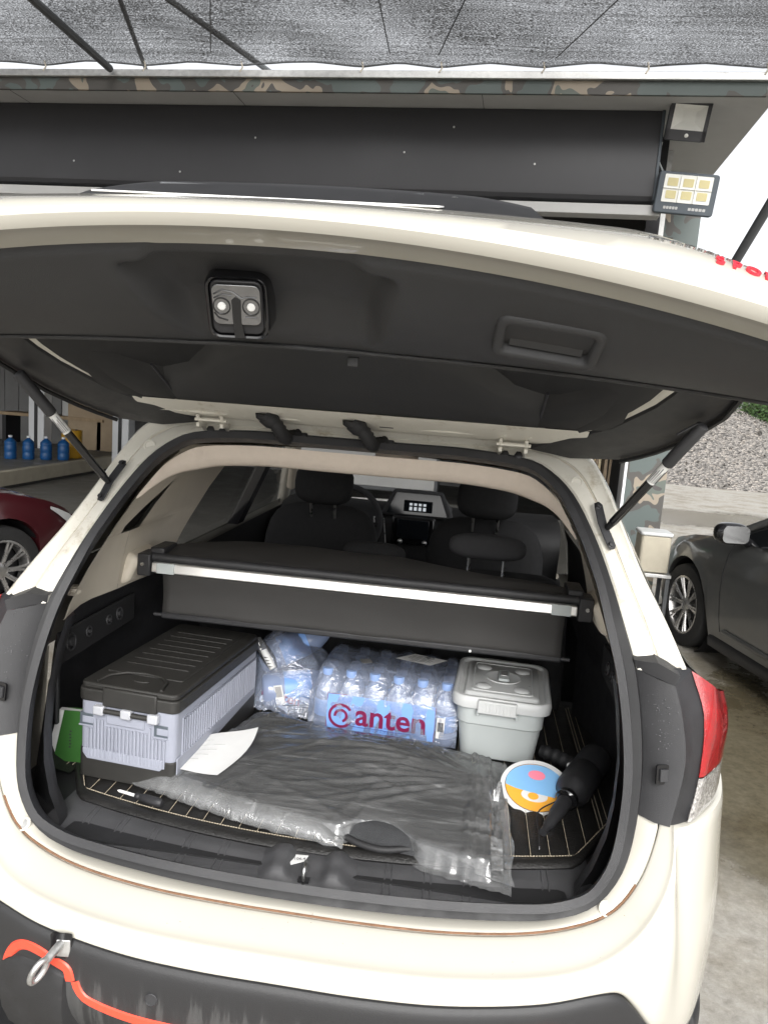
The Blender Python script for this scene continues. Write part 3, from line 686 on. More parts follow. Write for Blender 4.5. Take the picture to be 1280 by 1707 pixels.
# lock: pocket with rounded frame and steel latch plate
tf = trimframe(-.026, .42, .0); nn_ = Vector((.16, -.86, -.46)).normalized(); mt = frame(gopen((-.036, .004, .762))+nn_*.006, (1, .12, .03), nn_) @ Matrix.Scale(.80, 4)
k = MB()
o_, i_ = rbox(.092, .098, .018, 5), rbox(.083, .089, .015, 5)
rows = [[mt @ Vector((x, y, z)) for x, y in pl] for pl, z in ((rbox(.100, .106, .022, 5), -.05), (rbox(.096, .102, .020, 5), -.006), (o_, .002), (rbox(.088, .094, .017, 5), .0035), (i_, .002), (rbox(.082, .088, .015, 5), -.010))]
k.grid(rows, cv=True); lk = fix_normals(k.build('tailgate_lock', 'gloss_black', gate, smooth=50))
k = MB(); k.prism(rbox(.078, .084, .012, 4), .008, mt @ Matrix.Translation((0, 0, -.006))); k.build('latch_plate', 'dark_metal', lk, bevel=.002)
mt2 = mt @ Matrix.Translation((0, .006, .0035))
k = MB(); k.prism(rbox(.072, .062, .010, 4), .003, mt2); k.build('latch_face', 'latch_steel', lk, bevel=.001)
for x in (-.022, .022):
    k = MB(); k.lathe([(.0062, .002), (.0062, .0042), (.005, .0052), (.0005, .0052)], 20, mt2 @ Matrix.Translation((x, -.002, 0))); k.build('latch_rivet', 'white_plastic', lk)
    k = MB(); k.tube([mt2 @ Vector((x+.0125*math.cos(a), -.002+.0125*math.sin(a), .0034)) for a in [math.pi*2*i/20 for i in range(20)]], .0010, 4, closed=True); k.build('latch_pressing', 'gloss_black', lk)
k = MB(); k.prism([(-.006, -.052), (.010, -.052), (.006, -.026), (.007, .008), (.0, .014), (-.007, .008), (-.007, -.022)], .0042, mt2); k.build('latch_jaw', 'gloss_black', lk, bevel=.0006)
for pts in ([(-.033, .016), (-.02, .023), (-.004, .020), (.008, .011), (.016, .013), (.031, .013)], [(-.034, -.012), (-.028, -.020), (-.014, -.024)], [(.012, -.018), (.03, -.018)], [(-.033, .010), (-.02, .0165), (-.006, .0145)]):
    k = MB(); k.tube([mt2 @ Vector((x, y, .0034)) for x, y in pts], .0010, 4); k.build('latch_pressing', 'gloss_black', lk)
# pull pocket
tf = trimframe(.334, .40, .0); nn_ = (tf.col[2].xyz*1.6+Vector((.0, -.75, -.65))).normalized(); mt = frame(tf.translation+nn_*.006, tf.col[0].xyz, nn_)
k = MB(); rows = []
for a, b_, r_, z in ((.128, .086, .016, -.022), (.124, .076, .013, -.002), (.121, .072, .012, .0005), (.117, .068, .011, .002), (.106, .056, .008, .002), (.101, .051, .007, .000), (.096, .046, .006, -.014)):
    rows.append([mt @ Vector((x, y, z)) for x, y in rbox(a, b_, r_, 4)])
k.grid(rows, cv=True); hd = fix_normals(k.build('pull_handle', 'gate_trim', gate, smooth=50))
k = MB(); k.prism(rbox(.096, .044, .006, 4), .0004, mt @ Matrix.Translation((0, 0, -.0105))); k.build('pocket_floor', 'cabin_black', hd)
k = MB(); k.hexa([mt @ Vector(p) for p in ((-.044, -.020, -.0101), (.044, -.020, -.0101), (.044, .000, -.0101), (-.044, .000, -.0101), (-.043, -.019, -.005), (.043, -.019, -.005), (.043, -.004, -.009), (-.043, -.004, -.009))]); k.build('grip_step', 'gate_trim', hd, bevel=.0015)
# small trim catch near the fold
p = gopen((.085, .083, .895)); k = MB(); k.box((p.x-.008, p.y-.004, p.z-.004), (p.x+.008, p.y+.006, p.z+.010)); k.build('trim_clip', 'gate_trim', gate, bevel=.002)
# plate garnish on the outside with plate, lamps and bolts
k = MB(); rows = []
for z, yo_, hw in ((.86, -.116, .325), (.90, -.128, .332), (.95, -.144, .315), (.99, -.151, .31), (1.02, -.151, .305), (1.04, -.140, .30), (1.05, -.10, .32)):
    rows.append([gopen((hw*u, yo_+.085*(hw*u)**2+.05*max(0, abs(u)-.72)**1.5, z)) for u in us])
k.grid(rows); fix_normals(k.build('plate_garnish', 'dark_metal', gate, smooth=50))
k = MB(); k.hexa([gopen(p) for p in ((-.245, -.1225, .82), (.195, -.1225, .82), (.195, -.120, .82), (-.245, -.120, .82), (-.245, -.1285, .93), (.195, -.1285, .93), (.195, -.126, .93), (-.245, -.126, .93))]); k.build('number_plate', 'white_plastic', gate, bevel=.001)
for x in (-.075, .205):
    mt = frame(gopen((x, -.1345, .955)), (1, 0, 0), gd((0, -.3, -1))); k = MB(); k.lathe([(.008, -.004), (.008, .002), (.0065, .004), (.003, .005), (.0005, .005)], 18, mt); k.build('plate_bolt', 'steel', gate)
for x in (-.17, .12):
    mt = frame(gopen((x, -.139, .965)), (1, 0, 0), gd((0, -.3, -1))); k = MB(); k.prism(rbox(.09, .010, .004), .004, mt); k.build('plate_lamp', 'bar_grey', gate, bevel=.001)
# name badges on the lower right corner of the skin (seen upside down with the gate up)
def skinf(x, z):
    def yy(x, z):
        a = prof[8:]
        for i in range(len(a)-1):
            if a[i][0] <= z <= a[i+1][0]:
                f = (z-a[i][0])/(a[i+1][0]-a[i][0]); return skin_y(a[i], x)*(1-f)+skin_y(a[i+1], x)*f
        return -.12
    p = Vector((x, yy(x, z), z)); tx = Vector((.01, yy(x+.005, z)-yy(x-.005, z), 0)).normalized(); tz = Vector((0, yy(x, z+.005)-yy(x, z-.005), .01)).normalized()
    return frame(gopen(p), gd(tx), gd(tx.cross(tz)))
def badge(name, s, x0, dx, z, size, m):
    for i, ch in enumerate(s): text_mesh(name, ch, size, m, skinf(x0+dx*i, z), gate, .0022, bold=.0006)
badge('name_badge', 'FORESTER', .424, .0125, .698, .020, 'chrome')
badge('trim_badge', 'SPORT', .484, .0165, .664, .020, 'badge_red')
# hinges, hoses
for s in (-1, 1):
    for dx in (-.026, .030):
        k = MB(); x = s*.345+dx
        k.tube([(x, .350, 1.523), (x, .332, 1.532), (x, .300, 1.550), (x, .285, 1.562)], .0045, 6); k.box((x-.004, .29, 1.535), (x+.004, .345, 1.545))
        k.build('hinge_arm', 'paint_jamb', suv, bevel=.001)
        b0 = gopen((x+.006*s, .293, 1.487)); mt = frame(b0, (1, 0, 0), (0, -.6, -1)); k = MB(); k.lathe([(.008, -.003), (.008, .005), (.0045, .006), (.0045, .008), (.0005, .0085)], 6, mt); k.build('hinge_bolt', 'paint_jamb', suv)
    k = MB(); k.tube([(s*.345-.035, .296, 1.552), (s*.345+.04, .296, 1.552)], .004, 6); k.build('hinge_pin', 'paint_jamb', suv)
    for dx in (-.012, .018):
        mt = frame((s*.345+dx, .340, 1.527), (1, 0, 0), (0, -.9, .3)); k = MB(); k.lathe([(.010, 0), (.009, .005), (.005, .006), (.0005, .006)], 6, mt); k.build('hinge_nut', 'dark_metal', suv)
for x0, g0 in ((-.145, (-.205, .292, 1.470)), (.058, (-.008, .292, 1.470))):
    a = Vector((x0, .340, 1.530)); b0 = gopen(g0)
    mid = [b0, b0.lerp(a, .25)+Vector((.012, -.014, -.012)), b0.lerp(a, .55)+Vector((.006, -.018, -.022)), b0.lerp(a, .85)+Vector((-.004, -.006, -.010)), a]
    c = cr(mid, 26); rad = [.020 if i < 5 else (.0145+.0025*(i % 2)) for i in range(26)]
    k = MB(); k.tube(c, rad, 12); hs_ = k.build('wiring_hose', 'rubber', suv, smooth=70)
    mt = frame(b0+Vector((0, 0, -.002)), (1, .0, 0), gd((0, 1, .0))); k = MB(); k.lathe([(.022, -.006), (.021, .004), (.015, .009), (.001, .009)], 20, mt); k.build('hose_boot', 'rubber', hs_)
    k = MB(); k.box((a.x-.018, a.y-.012, a.z-.010), (a.x+.022, a.y+.004, a.z+.008)); k.build('hose_boot', 'rubber', hs_, bevel=.004)
k = MB(); p = gopen((.07, .294, 1.452)); mt = frame(p, (1, 0, 0), gd((0, 1, -.5))); k.prism(rbox(.030, .006, .001), .0006, mt); k.build('sticker', 'ink', gate)
# gas struts
for s in (-1, 1):
    lo = Vector((s*.560, .238, 1.398)); hi = gopen((s*.685, .200, 1.30)); d = (hi-lo).normalized()
    L = (hi-lo).length
    k = MB(); k.tube([lo+d*L*.045, lo+d*L*.05, lo+d*L*.62], [.005, .0092, .0092], 14); st = k.build('gas_strut', 'gloss_black', suv, smooth=50)
    k = MB(); k.tube([lo-d*.004, lo+d*.012, lo+d*.024], [.006, .008, .006], 10); k.build('ball_socket', 'rubber', st)
    k = MB(); k.tube([lo+d*L*.625, lo+d*L*.63, lo+d*L*.96, lo+d*L*.97], [.010, .0125, .0125, .009], 14); k.build('strut_sleeve', 'grey_plastic', st, smooth=50)
    k = MB(); k.tube([lo+d*L*.46, lo+d*L*.62], .00945, 14, cap=False); k.build('strut_label', 'white_plastic', st, smooth=50)
    side = d.cross(Vector((0, 1, .3))).normalized(); nn = d.cross(side).normalized()
    k = MB()
    for j in range(6):
        a = -1.0+.4*j; off = (side*math.sin(a)-(nn if nn.y > 0 else -nn)*math.cos(a))*.0097
        k.tube([lo+d*L*.475+off, lo+d*L*(.60-.02*(j % 3))+off], .0007, 4)
    k.build('label_print', 'ink', st)
    # pillar bracket
    mt = frame(lo+Vector((s*-.008, .006, 0)), (s*-.32, .45, .83), (s*.25, -.92, .3))
    k = MB(); k.prism([(u_*.82, v_*.62) for u_, v_ in ((-.066, -.010), (-.058, -.018), (.0, -.011), (.058, -.018), (.068, -.008), (.066, .010), (.05, .014), (.01, .020), (-.05, .014), (-.066, .008))], .003, mt); br = k.build('strut_bracket', 'dark_metal', suv, bevel=.001)
    for u in (-.044, .046):
        k = MB(); k.lathe([(.0075, .002), (.0075, .004), (.0055, .0045), (.0055, .009), (.0005, .0095)], 6, mt @ Matrix.Translation((u, 0, 0))); k.build('bracket_bolt', 'dark_metal', br)
# dark hold-open cord on the right of the gate
k = MB(); k.tube([gopen((.60, .20, 1.16)), gopen((.66, .20, 1.27))], .002, 5); k.build('cord', 'rubber', gate)
# ---------------------------------------------------------------- boot interior
sz = [p[2] for p in S[4:16]]; sx_ = [p[0] for p in S[4:16]]; sy_ = [p[1] for p in S[4:16]]
k = MB(); k.box((-.74, .0, .60), (.74, 1.1, .668)); k.build('cargo_floor', 'cabin_black', suv)
def ymat(x): return .072+.26*x*x
# threshold plate
k = MB(); xs = [-.585+1.17*i/60 for i in range(61)]; rows = []
for f in range(9):
    r_ = []
    for x in xs:
        a = abs(x); y0 = -.045+.15*a*a+.02*max(0, a-.5); z0 = .648+.55*max(0, a-.50)**1.3*1.8
        y1 = ymat(x)+.02; z1 = .6745
        prof_z = [-.012, .008, .004, 0, 0, 0, 0, 0, 0][f]; u = [0, .12, .24, .34, .46, .6, .75, .9, 1][f]
        zz = z0+(z1-z0)*ip([0, .12, .34, .46, 1], [0, .55, .62, .93, 1], u); r_.append((x, y0+(y1-y0)*u, zz))
    rows.append(r_)
k.grid(rows); th = fix_normals(k.build('threshold_plate', 'threshold', suv, smooth=45))
def thz(x, u):
    a = abs(x); z0 = .648+.55*max(0, a-.50)**1.3*1.8; return z0+(.6745-z0)*ip([0, .12, .34, .46, 1], [0, .55, .62, .93, 1], u)
def thy(x, u):
    a = abs(x); y0 = -.045+.15*a*a+.02*max(0, a-.5); return y0+(ymat(x)+.02-y0)*u
for x in [-.50, -.42, -.34, -.26, -.18, .17, .25, .33, .41, .49]:
    for dx in (-.008, .008):
        k = MB(); k.tube([(x+dx*(1-u*.4), thy(x, u), thz(x, u)+.0004) for u in (.10, .24, .36, .5, .65, .8)], .0022, 6); k.build('threshold_rib', 'threshold', th)
# striker housing
k = MB(); rows = []
hx = [-.095, -.088, -.075, -.062, -.052, -.04, -.03, -.02, -.01, 0, .01, .02, .032, .042, .052, .062, .072, .085, .098, .106]
for f in range(8):
    y = -.046+.115*f/7; r_ = []
    for x in hx:
        ex = ip([-.095, -.086, .096, .106], [0, 1, 1, 0], x); bo = max(ip([-.082, -.066, -.040, -.026], [0, 1, 1, 0], x), ip([.036, .050, .074, .090], [0, 1, 1, 0], x))
        if x < -.082 or x > .09: bo = 0
        fy = ip([0, 1, 4, 6, 7], [0, 1, 1, .75, .0], f)
        u = (y-thy(x, 0))/(thy(x, 1)-thy(x, 0)); z = thz(x, max(0, min(1, u)))
        r_.append((x, y, z+ex*fy*(.004+.020*bo)))
    rows.append(r_)
k.grid(rows); sh_ = fix_normals(k.build('striker_housing', 'threshold', suv, smooth=50, subd=2))
k = MB(); k.tube([(.004, -.030, .655), (.004, -.030, .684), (.004, -.024, .692), (.003, -.006, .693), (.003, .0, .686), (.003, .0, .655)], .0038, 8); k.build('striker', 'steel', sh_, smooth=60)
k = MB(); k.prism(rbox(.024, .038, .004), .003, Matrix.Translation((.004, -.015, .664))); k.build('striker_base', 'dark_metal', sh_)
k = MB(); k.box((-.03, .014, .663), (.04, .020, .6675)); k.build('striker_bar', 'galvanised', sh_, bevel=.001)
# side trims
for s in (-1, 1):
    def zb(y): return ip([.05, .12, .3, .45, .7, 1.1], [1.10, 1.10, 1.094, 1.085, 1.072, 1.05], y)
    def wx(y, z, y0, x0):
        d = y-y0
        xin = ip([0, .04, .12, .22, .45, .7, 1.0], [x0, x0+.004, .675, .708, .712, .69, .64], d)
        top = ip([.92, .98, 1.05], [0, .6, 1.0], z); return xin-top*ip([0, .1, .2, 1], [0, .012, .045, .05], d)
    rows = []
    for zi in [.66, .68, .72, .78, .84, .9, .94, .97, 1.0, 1.04, 1.0]:
        pass
    zl = [.655, .69, .74, .80, .86, .91, .945, .97, .995, 1.02, 1.05, 1.08, 9]
    for z in zl:
        r_ = []
        for d in (0, .015, .04, .08, .13, .18, .24, .32, .4, .5, .6, .75, .95):
            zz = z if z < 2 else None
            zq = 1.10 if zz is None else zz
            y0 = ip(sz, sy_, max(.70, zq))+.03; x0 = ip(sz, sx_, max(.70, zq))-.036
            y = y0+d
            zq = min(zq, zb(y)); r_.append((s*wx(y, zq, y0, x0), y, zq))
        rows.append(r_)
    k = MB(); k.grid(rows); wl = fix_normals(k.build('cargo_side_trim', 'black_plastic', suv, smooth=50))
    # service strip with socket, hooks and slots
    k = MB(); k.box((s*.655-.004, .20, .955), (s*.655+.004, .60, 1.035)); k.build('service_strip', 'cabin_black', wl, bevel=.006)
    for y, r_ in ((.25, .020), (.335, .012), (.44, .012), (.50, .016)):
        mt = frame((s*.652, y, 1.0), (0, 1, 0), (-s, 0, .1)); kk = MB(); kk.tube([mt @ Vector((r_*math.cos(a), r_*math.sin(a), .004)) for a in [2*math.pi*i/18 for i in range(18)]], .0028, 6, closed=True); kk.lathe([(r_*.55, 0), (r_*.5, .009), (r_*.2, .010), (.0005, .008)], 12, mt); kk.build('hook_socket', 'grey_plastic', wl, smooth=50)
    k = MB(); k.box((s*.668-.004, .22, .80), (s*.668+.004, .232, .94)); k.build('trim_rib', 'grey_plastic', wl, bevel=.003)
    # beige upper trim
    def bx(z): return ip([1.04, 1.10, 1.2, 1.3, 1.4, 1.48], [.632, .628, .612, .588, .552, .505], z)
    def L1(z): return ip([1.243, 1.261, 1.358, 1.47], [.40, .413, .646, .80], z) if 1.243 <= z <= 1.358 else ip([1.0, 1.243, 1.358, 1.48], [.44, .45, .646, .80], z)
    def L2(z): return ip([1.243, 1.358], [.503, .648], z) if 1.243 <= z <= 1.358 else L1(z)+.0015
    def L3(z): return ip([1.04, 1.146, 1.376, 1.48], [.76, .815, 1.09, 1.22], z)
    zl = [1.04, 1.07, 1.10, 1.13, 1.17, 1.21, 1.2428, 1.2432, 1.26, 1.28, 1.30, 1.32, 1.34, 1.357, 1.359, 1.38, 1.41, 1.44, 1.47]
    rows = []
    for z in zl:
        y0 = ip(sz, sy_, max(z, 1.09))+.022; x0 = ip(sz, sx_, max(z, 1.09))-.036; yb = L1(z); r_ = []
        for f in (0, .03, .07, .13, .25, .4, .6, .8, 1):
            y = y0+(yb-y0)*f; e = math.exp(-((y-y0)/.03)**1.5)
            x = bx(z)+(x0-bx(z))*ip([0, .05, .16], [1, .7, 0], y-y0)
            zz = max(z, zb(y)) if z < 1.11 else z
            r_.append((s*x, y, zz))
        rows.append(r_)
    k = MB(); k.grid(rows); bt_ = fix_normals(k.build('pillar_trim', 'beige_trim', suv, smooth=60))
    rows = []
    for z in zl:
        ya, yb = L2(z), L3(z); r_ = []
        for f in (0, .1, .3, .5, .7, .9, 1):
            y = ya+(yb-ya)*f; zz = max(z, zb(y)) if z < 1.11 else z
            r_.append((s*(bx(z)+.004*math.sin(f*3.1)), y, zz))
        rows.append(r_)
    k = MB(); k.grid(rows); ct_ = fix_normals(k.build('centre_pillar_trim', 'beige_trim', suv, smooth=60))
    k = MB(); k.grid([[(s*(bx(1.243)+.02), .36, 1.24), (s*(bx(1.243)+.02), .52, 1.24)], [(s*(bx(1.36)+.02), .60, 1.37), (s*(bx(1.36)+.02), .68, 1.37)]]); k.build('quarter_window', 'dark_glass', suv)
    # trim bump that carries the cover, and bag hook
    k = MB(); k.hexa([(s*.615, .46, 1.09), (s*.615, .62, 1.085), (s*.66, .62, 1.085), (s*.66, .46, 1.09), (s*.585, .47, 1.165), (s*.585, .62, 1.165), (s*.65, .62, 1.19), (s*.65, .47, 1.19)]); fix_normals(k.build('cover_bracket_pad', 'beige_trim', bt_, bevel=.018, bseg=4))
    y_, z_ = (.185, 1.148)
    k = MB(); k.box((s*.607-.012, y_-.014, z_-.011), (s*.607+.012, y_+.014, z_+.011)); k.build('bag_hook', 'beige_trim', bt_, bevel=.004)
    k = MB(); k.box((s*.597-.009, y_-.020, z_-.004), (s*.597+.009, y_-.006, z_+.009)); k.build('bag_hook_lip', 'beige_trim', bt_, bevel=.003)
# header trim and headliner
hdr = cr([Vector(S[i]) for i in range(13, 20)], 30)
rows = []
for off, sx2, dy, dz in ((.034, 1, .012, 0), (.034, .985, .03, -.028), (.034, .97, .045, -.046), (.034, .965, .062, -.052), (.034, .96, .10, -.040)):
    r_ = []
    for i, p in enumerate(hdr):
        tp_ = min(1, .12+i/11); q = p+inward(p).normalized()*off; zc = q.z+dz*min(1, .55+max(0, q.z-1.38)*5)*tp_
        r_.append((q.x*(1-(1-sx2)*tp_), q.y+.012+(dy-.012)*tp_, zc))
    rows.append([(-x, y, z) for x, y, z in reversed(r_)][:0]+r_)
k = MB(); k.grid(rows); k.grid(mirx(rows)); fix_normals(k.build('header_trim', 'headliner', suv, smooth=60))
k = MB(); k.grid([[(x*ip([.4, .8, 2.3], [.46, .53, .55], y), y, 1.50-.02*x*x) for x in [-1+.2*i for i in range(11)]] for y in (.42, .8, 1.2, 1.7, 2.28)]); fix_normals(k.build('headliner', 'headliner', suv, smooth=60))
mt = frame((.012, 1.1, 1.405), (1, .0, 0), (0, 0, -1)); k = MB(); k.lathe([(.072, -.06), (.070, .0), (.062, .016), (.045, .026), (.02, .031), (.001, .032)], 28, mt @ Matrix.Diagonal((1, .62, 1, 1))); dm = k.build('roof_console', 'headliner', suv, smooth=60)
for dx, dz in ((-.005, .0), (.014, .004), (.022, .002), (.018, -.004), (.028, .005)):
    k = MB(); k.lathe([(.0028, -.002), (.0028, .0015), (.0002, .0015)], 8, frame((.012+dx, 1.058, 1.385+dz), (1, 0, 0), (0, -.8, -.6))); k.build('speaker_hole', 'ink', dm)
# ---------------------------------------------------------------- cabin
def pillow(mb, c, sx, sy, sz_, p=3.2, n=20, m=12, mt=None):
    rows = []
    for i in range(m+1):
        a = -math.pi/2+math.pi*i/m; r_ = []
        for j in range(n):
            b0 = 2*math.pi*j/n
            def pw(v): return math.copysign(abs(v)**(2/p), v)
            q = Vector((sx*pw(math.cos(a))*pw(math.cos(b0)), sy*pw(math.cos(a))*pw(math.sin(b0)), sz_*pw(math.sin(a))))
            q = (mt @ q) if mt else q
            r_.append(Vector(c)+q)
        rows.append(r_)
    mb.grid(rows, cv=True); return mb
lean = Matrix.Rotation(R(-14), 3, 'X')
for s in (-1, 1):
    k = MB(); pillow(k, (s*.345, 1.70, .86), .245, .075, .315, 4, mt=lean); st_ = k.build('front_seat', 'seat_fabric', suv, smooth=70)
    k = MB(); pillow(k, (s*.335, 1.67, 1.262), .122, .055, .085, 3.2, mt=lean); k.build('headrest', 'seat_fabric', st_, smooth=70)
    for dx in (-.05, .05): k = MB(); k.tube([(s*.335+dx, 1.68, 1.12), (s*.335+dx, 1.665, 1.20)], .006, 8); k.build('headrest_post', 'steel', st_)
    k = MB(); pillow(k, (s*.345, 1.98, .50), .245, .26, .10, 4); k.build('seat_cushion', 'seat_fabric', st_, smooth=70)
# rear bench
k = MB(); pillow(k, (-.22, 1.07, .84), .40, .07, .255, 5, mt=lean); rb = k.build('rear_seat_back', 'seat_fabric', suv, smooth=70)
k = MB(); pillow(k, (.40, 1.07, .84), .22, .07, .255, 5, mt=lean); rb2 = k.build('rear_seat_back', 'seat_fabric', suv, smooth=70)
k = MB(); pillow(k, (.335, 1.05, 1.178), .125, .045, .042, 3.0, mt=lean); k.build('headrest', 'seat_grey', rb2, smooth=70)
for x in (.279, .392): k = MB(); k.tube([(x, 1.06, 1.06), (x, 1.052, 1.15)], .006, 8); k.build('headrest_post', 'steel', rb2)
k = MB(); pillow(k, (-.04, 1.10, 1.10), .11, .05, .05, 3.0, mt=lean); k.build('headrest', 'seat_fabric', rb, smooth=70)
k = MB(); k.box((-.6, 1.05, .25), (.6, 1.6, .58)); k.build('rear_bench', 'seat_fabric', suv, bevel=.04)
k = MB(); k.box((-.82, .9, .05), (.82, 2.9, .12)); k.build('cabin_floor', 'cabin_black', suv)
# dashboard
k = MB(); k.grid([[(x, y+.05*(abs(x)/.7)**2, z) for x in [-.75+1.5*i/20 for i in range(21)]] for y, z in ((2.55, .62), (2.52, .80), (2.50, .90), (2.52, .985), (2.60, 1.03), (2.75, 1.045), (3.0, 1.03))]); ds = fix_normals(k.build('dashboard', 'cabin_black', suv, smooth=50))
k = MB(); k.hexa([(-.20, 2.55, 1.02), (.19, 2.55, 1.02), (.19, 2.85, 1.02), (-.20, 2.85, 1.02), (-.135, 2.57, 1.165), (.125, 2.57, 1.165), (.11, 2.85, 1.12), (-.12, 2.85, 1.12)]); hd2 = k.build('display_hood', 'seat_grey', ds, bevel=.015)
k = MB(); k.hexa([(-.165, 2.548, 1.035), (.155, 2.548, 1.035), (.155, 2.56, 1.035), (-.165, 2.56, 1.035), (-.12, 2.562, 1.145), (.11, 2.562, 1.145), (.11, 2.57, 1.145), (-.12, 2.57, 1.145)]); k.build('display_recess', 'screen', hd2)
k = MB(); k.box((-.075, 2.545, 1.05), (.075, 2.551, 1.11)); k.build('upper_display', 'screen', hd2, bevel=.002)
for i in range(4):
    for j, h in ((0, .018), (1, .012)):
        kk = MB(); kk.box((-.045+.024*i, 2.542, 1.058+.026*j), (-.030+.024*i, 2.5445, 1.058+.026*j+h)); kk.build('display_icon', 'screen_lit', hd2)
k = MB(); k.box((-.125, 2.47, .885), (.10, 2.52, 1.035)); cs = k.build('centre_stack', 'gloss_black', ds, bevel=.012)
k = MB(); k.box((-.095, 2.462, .92), (.070, 2.469, 1.02)); k.build('touch_screen', 'screen', cs, bevel=.003)
for x in (-.075, .052):
    k = MB(); k.lathe([(.014, 0), (.013, .012), (.010, .014), (.001, .014)], 16, frame((x, 2.469, .902), (1, 0, 0), (0, -1, 0))); k.build('dial', 'steel', cs)
for s in (-1, 1):
    k = MB(); k.hexa([(s*.155-.012-.012, 2.47, .87), (s*.155+.012-.012, 2.47, .87), (s*.155+.012-.012, 2.5, .87), (s*.155-.012-.012, 2.5, .87), (s*.175-.012-.012, 2.5, 1.02), (s*.175+.012-.012, 2.5, 1.02), (s*.175+.012-.012, 2.52, 1.02), (s*.175-.012-.012, 2.52, 1.02)]); k.build('air_vent', 'dark_metal', ds, bevel=.003)
    k = MB(); k.tube([(s*.137-.012, 2.468, .88), (s*.157-.012, 2.49, 1.01)], .003, 6); k.build('vent_trim', 'steel', ds)
mt = frame((-.345, 2.24, 1.015), (1, 0, 0), (0, -.9, .42))
k = MB(); k.tube([mt @ Vector((.185*math.cos(a), .185*math.sin(a), 0)) for a in [2*math.pi*i/40 for i in range(40)]], .0155, 10, closed=True); sw = k.build('steering_wheel', 'seat_grey', suv, smooth=70)
k = MB(); k.lathe([(.07, -.02), (.068, .01), (.05, .022), (.001, .025)], 24, mt)
for a in (0, math.pi, -math.pi/2): k.tube([mt @ Vector((.05*math.cos(a), .05*math.sin(a), 0)), mt @ Vector((.18*math.cos(a), .18*math.sin(a), 0))], [.022, .014], 8)
k.build('wheel_spokes', 'cabin_black', sw, smooth=60)
k = MB(); k.tube([mt @ Vector((.16*math.cos(a), .16*math.sin(a), .008)) for a in (-.25, 0, .25)], .005, 6); k.build('spoke_trim', 'steel', sw)
k = MB(); k.tube([(-.345, 2.25, 1.0), (-.345, 2.55, .92)], .035, 10); k.build('steering_column', 'cabin_black', suv)
k = MB(); k.box((-.12, 1.7, .2), (.10, 2.55, .62)); k.build('centre_console', 'cabin_black', suv, bevel=.02)
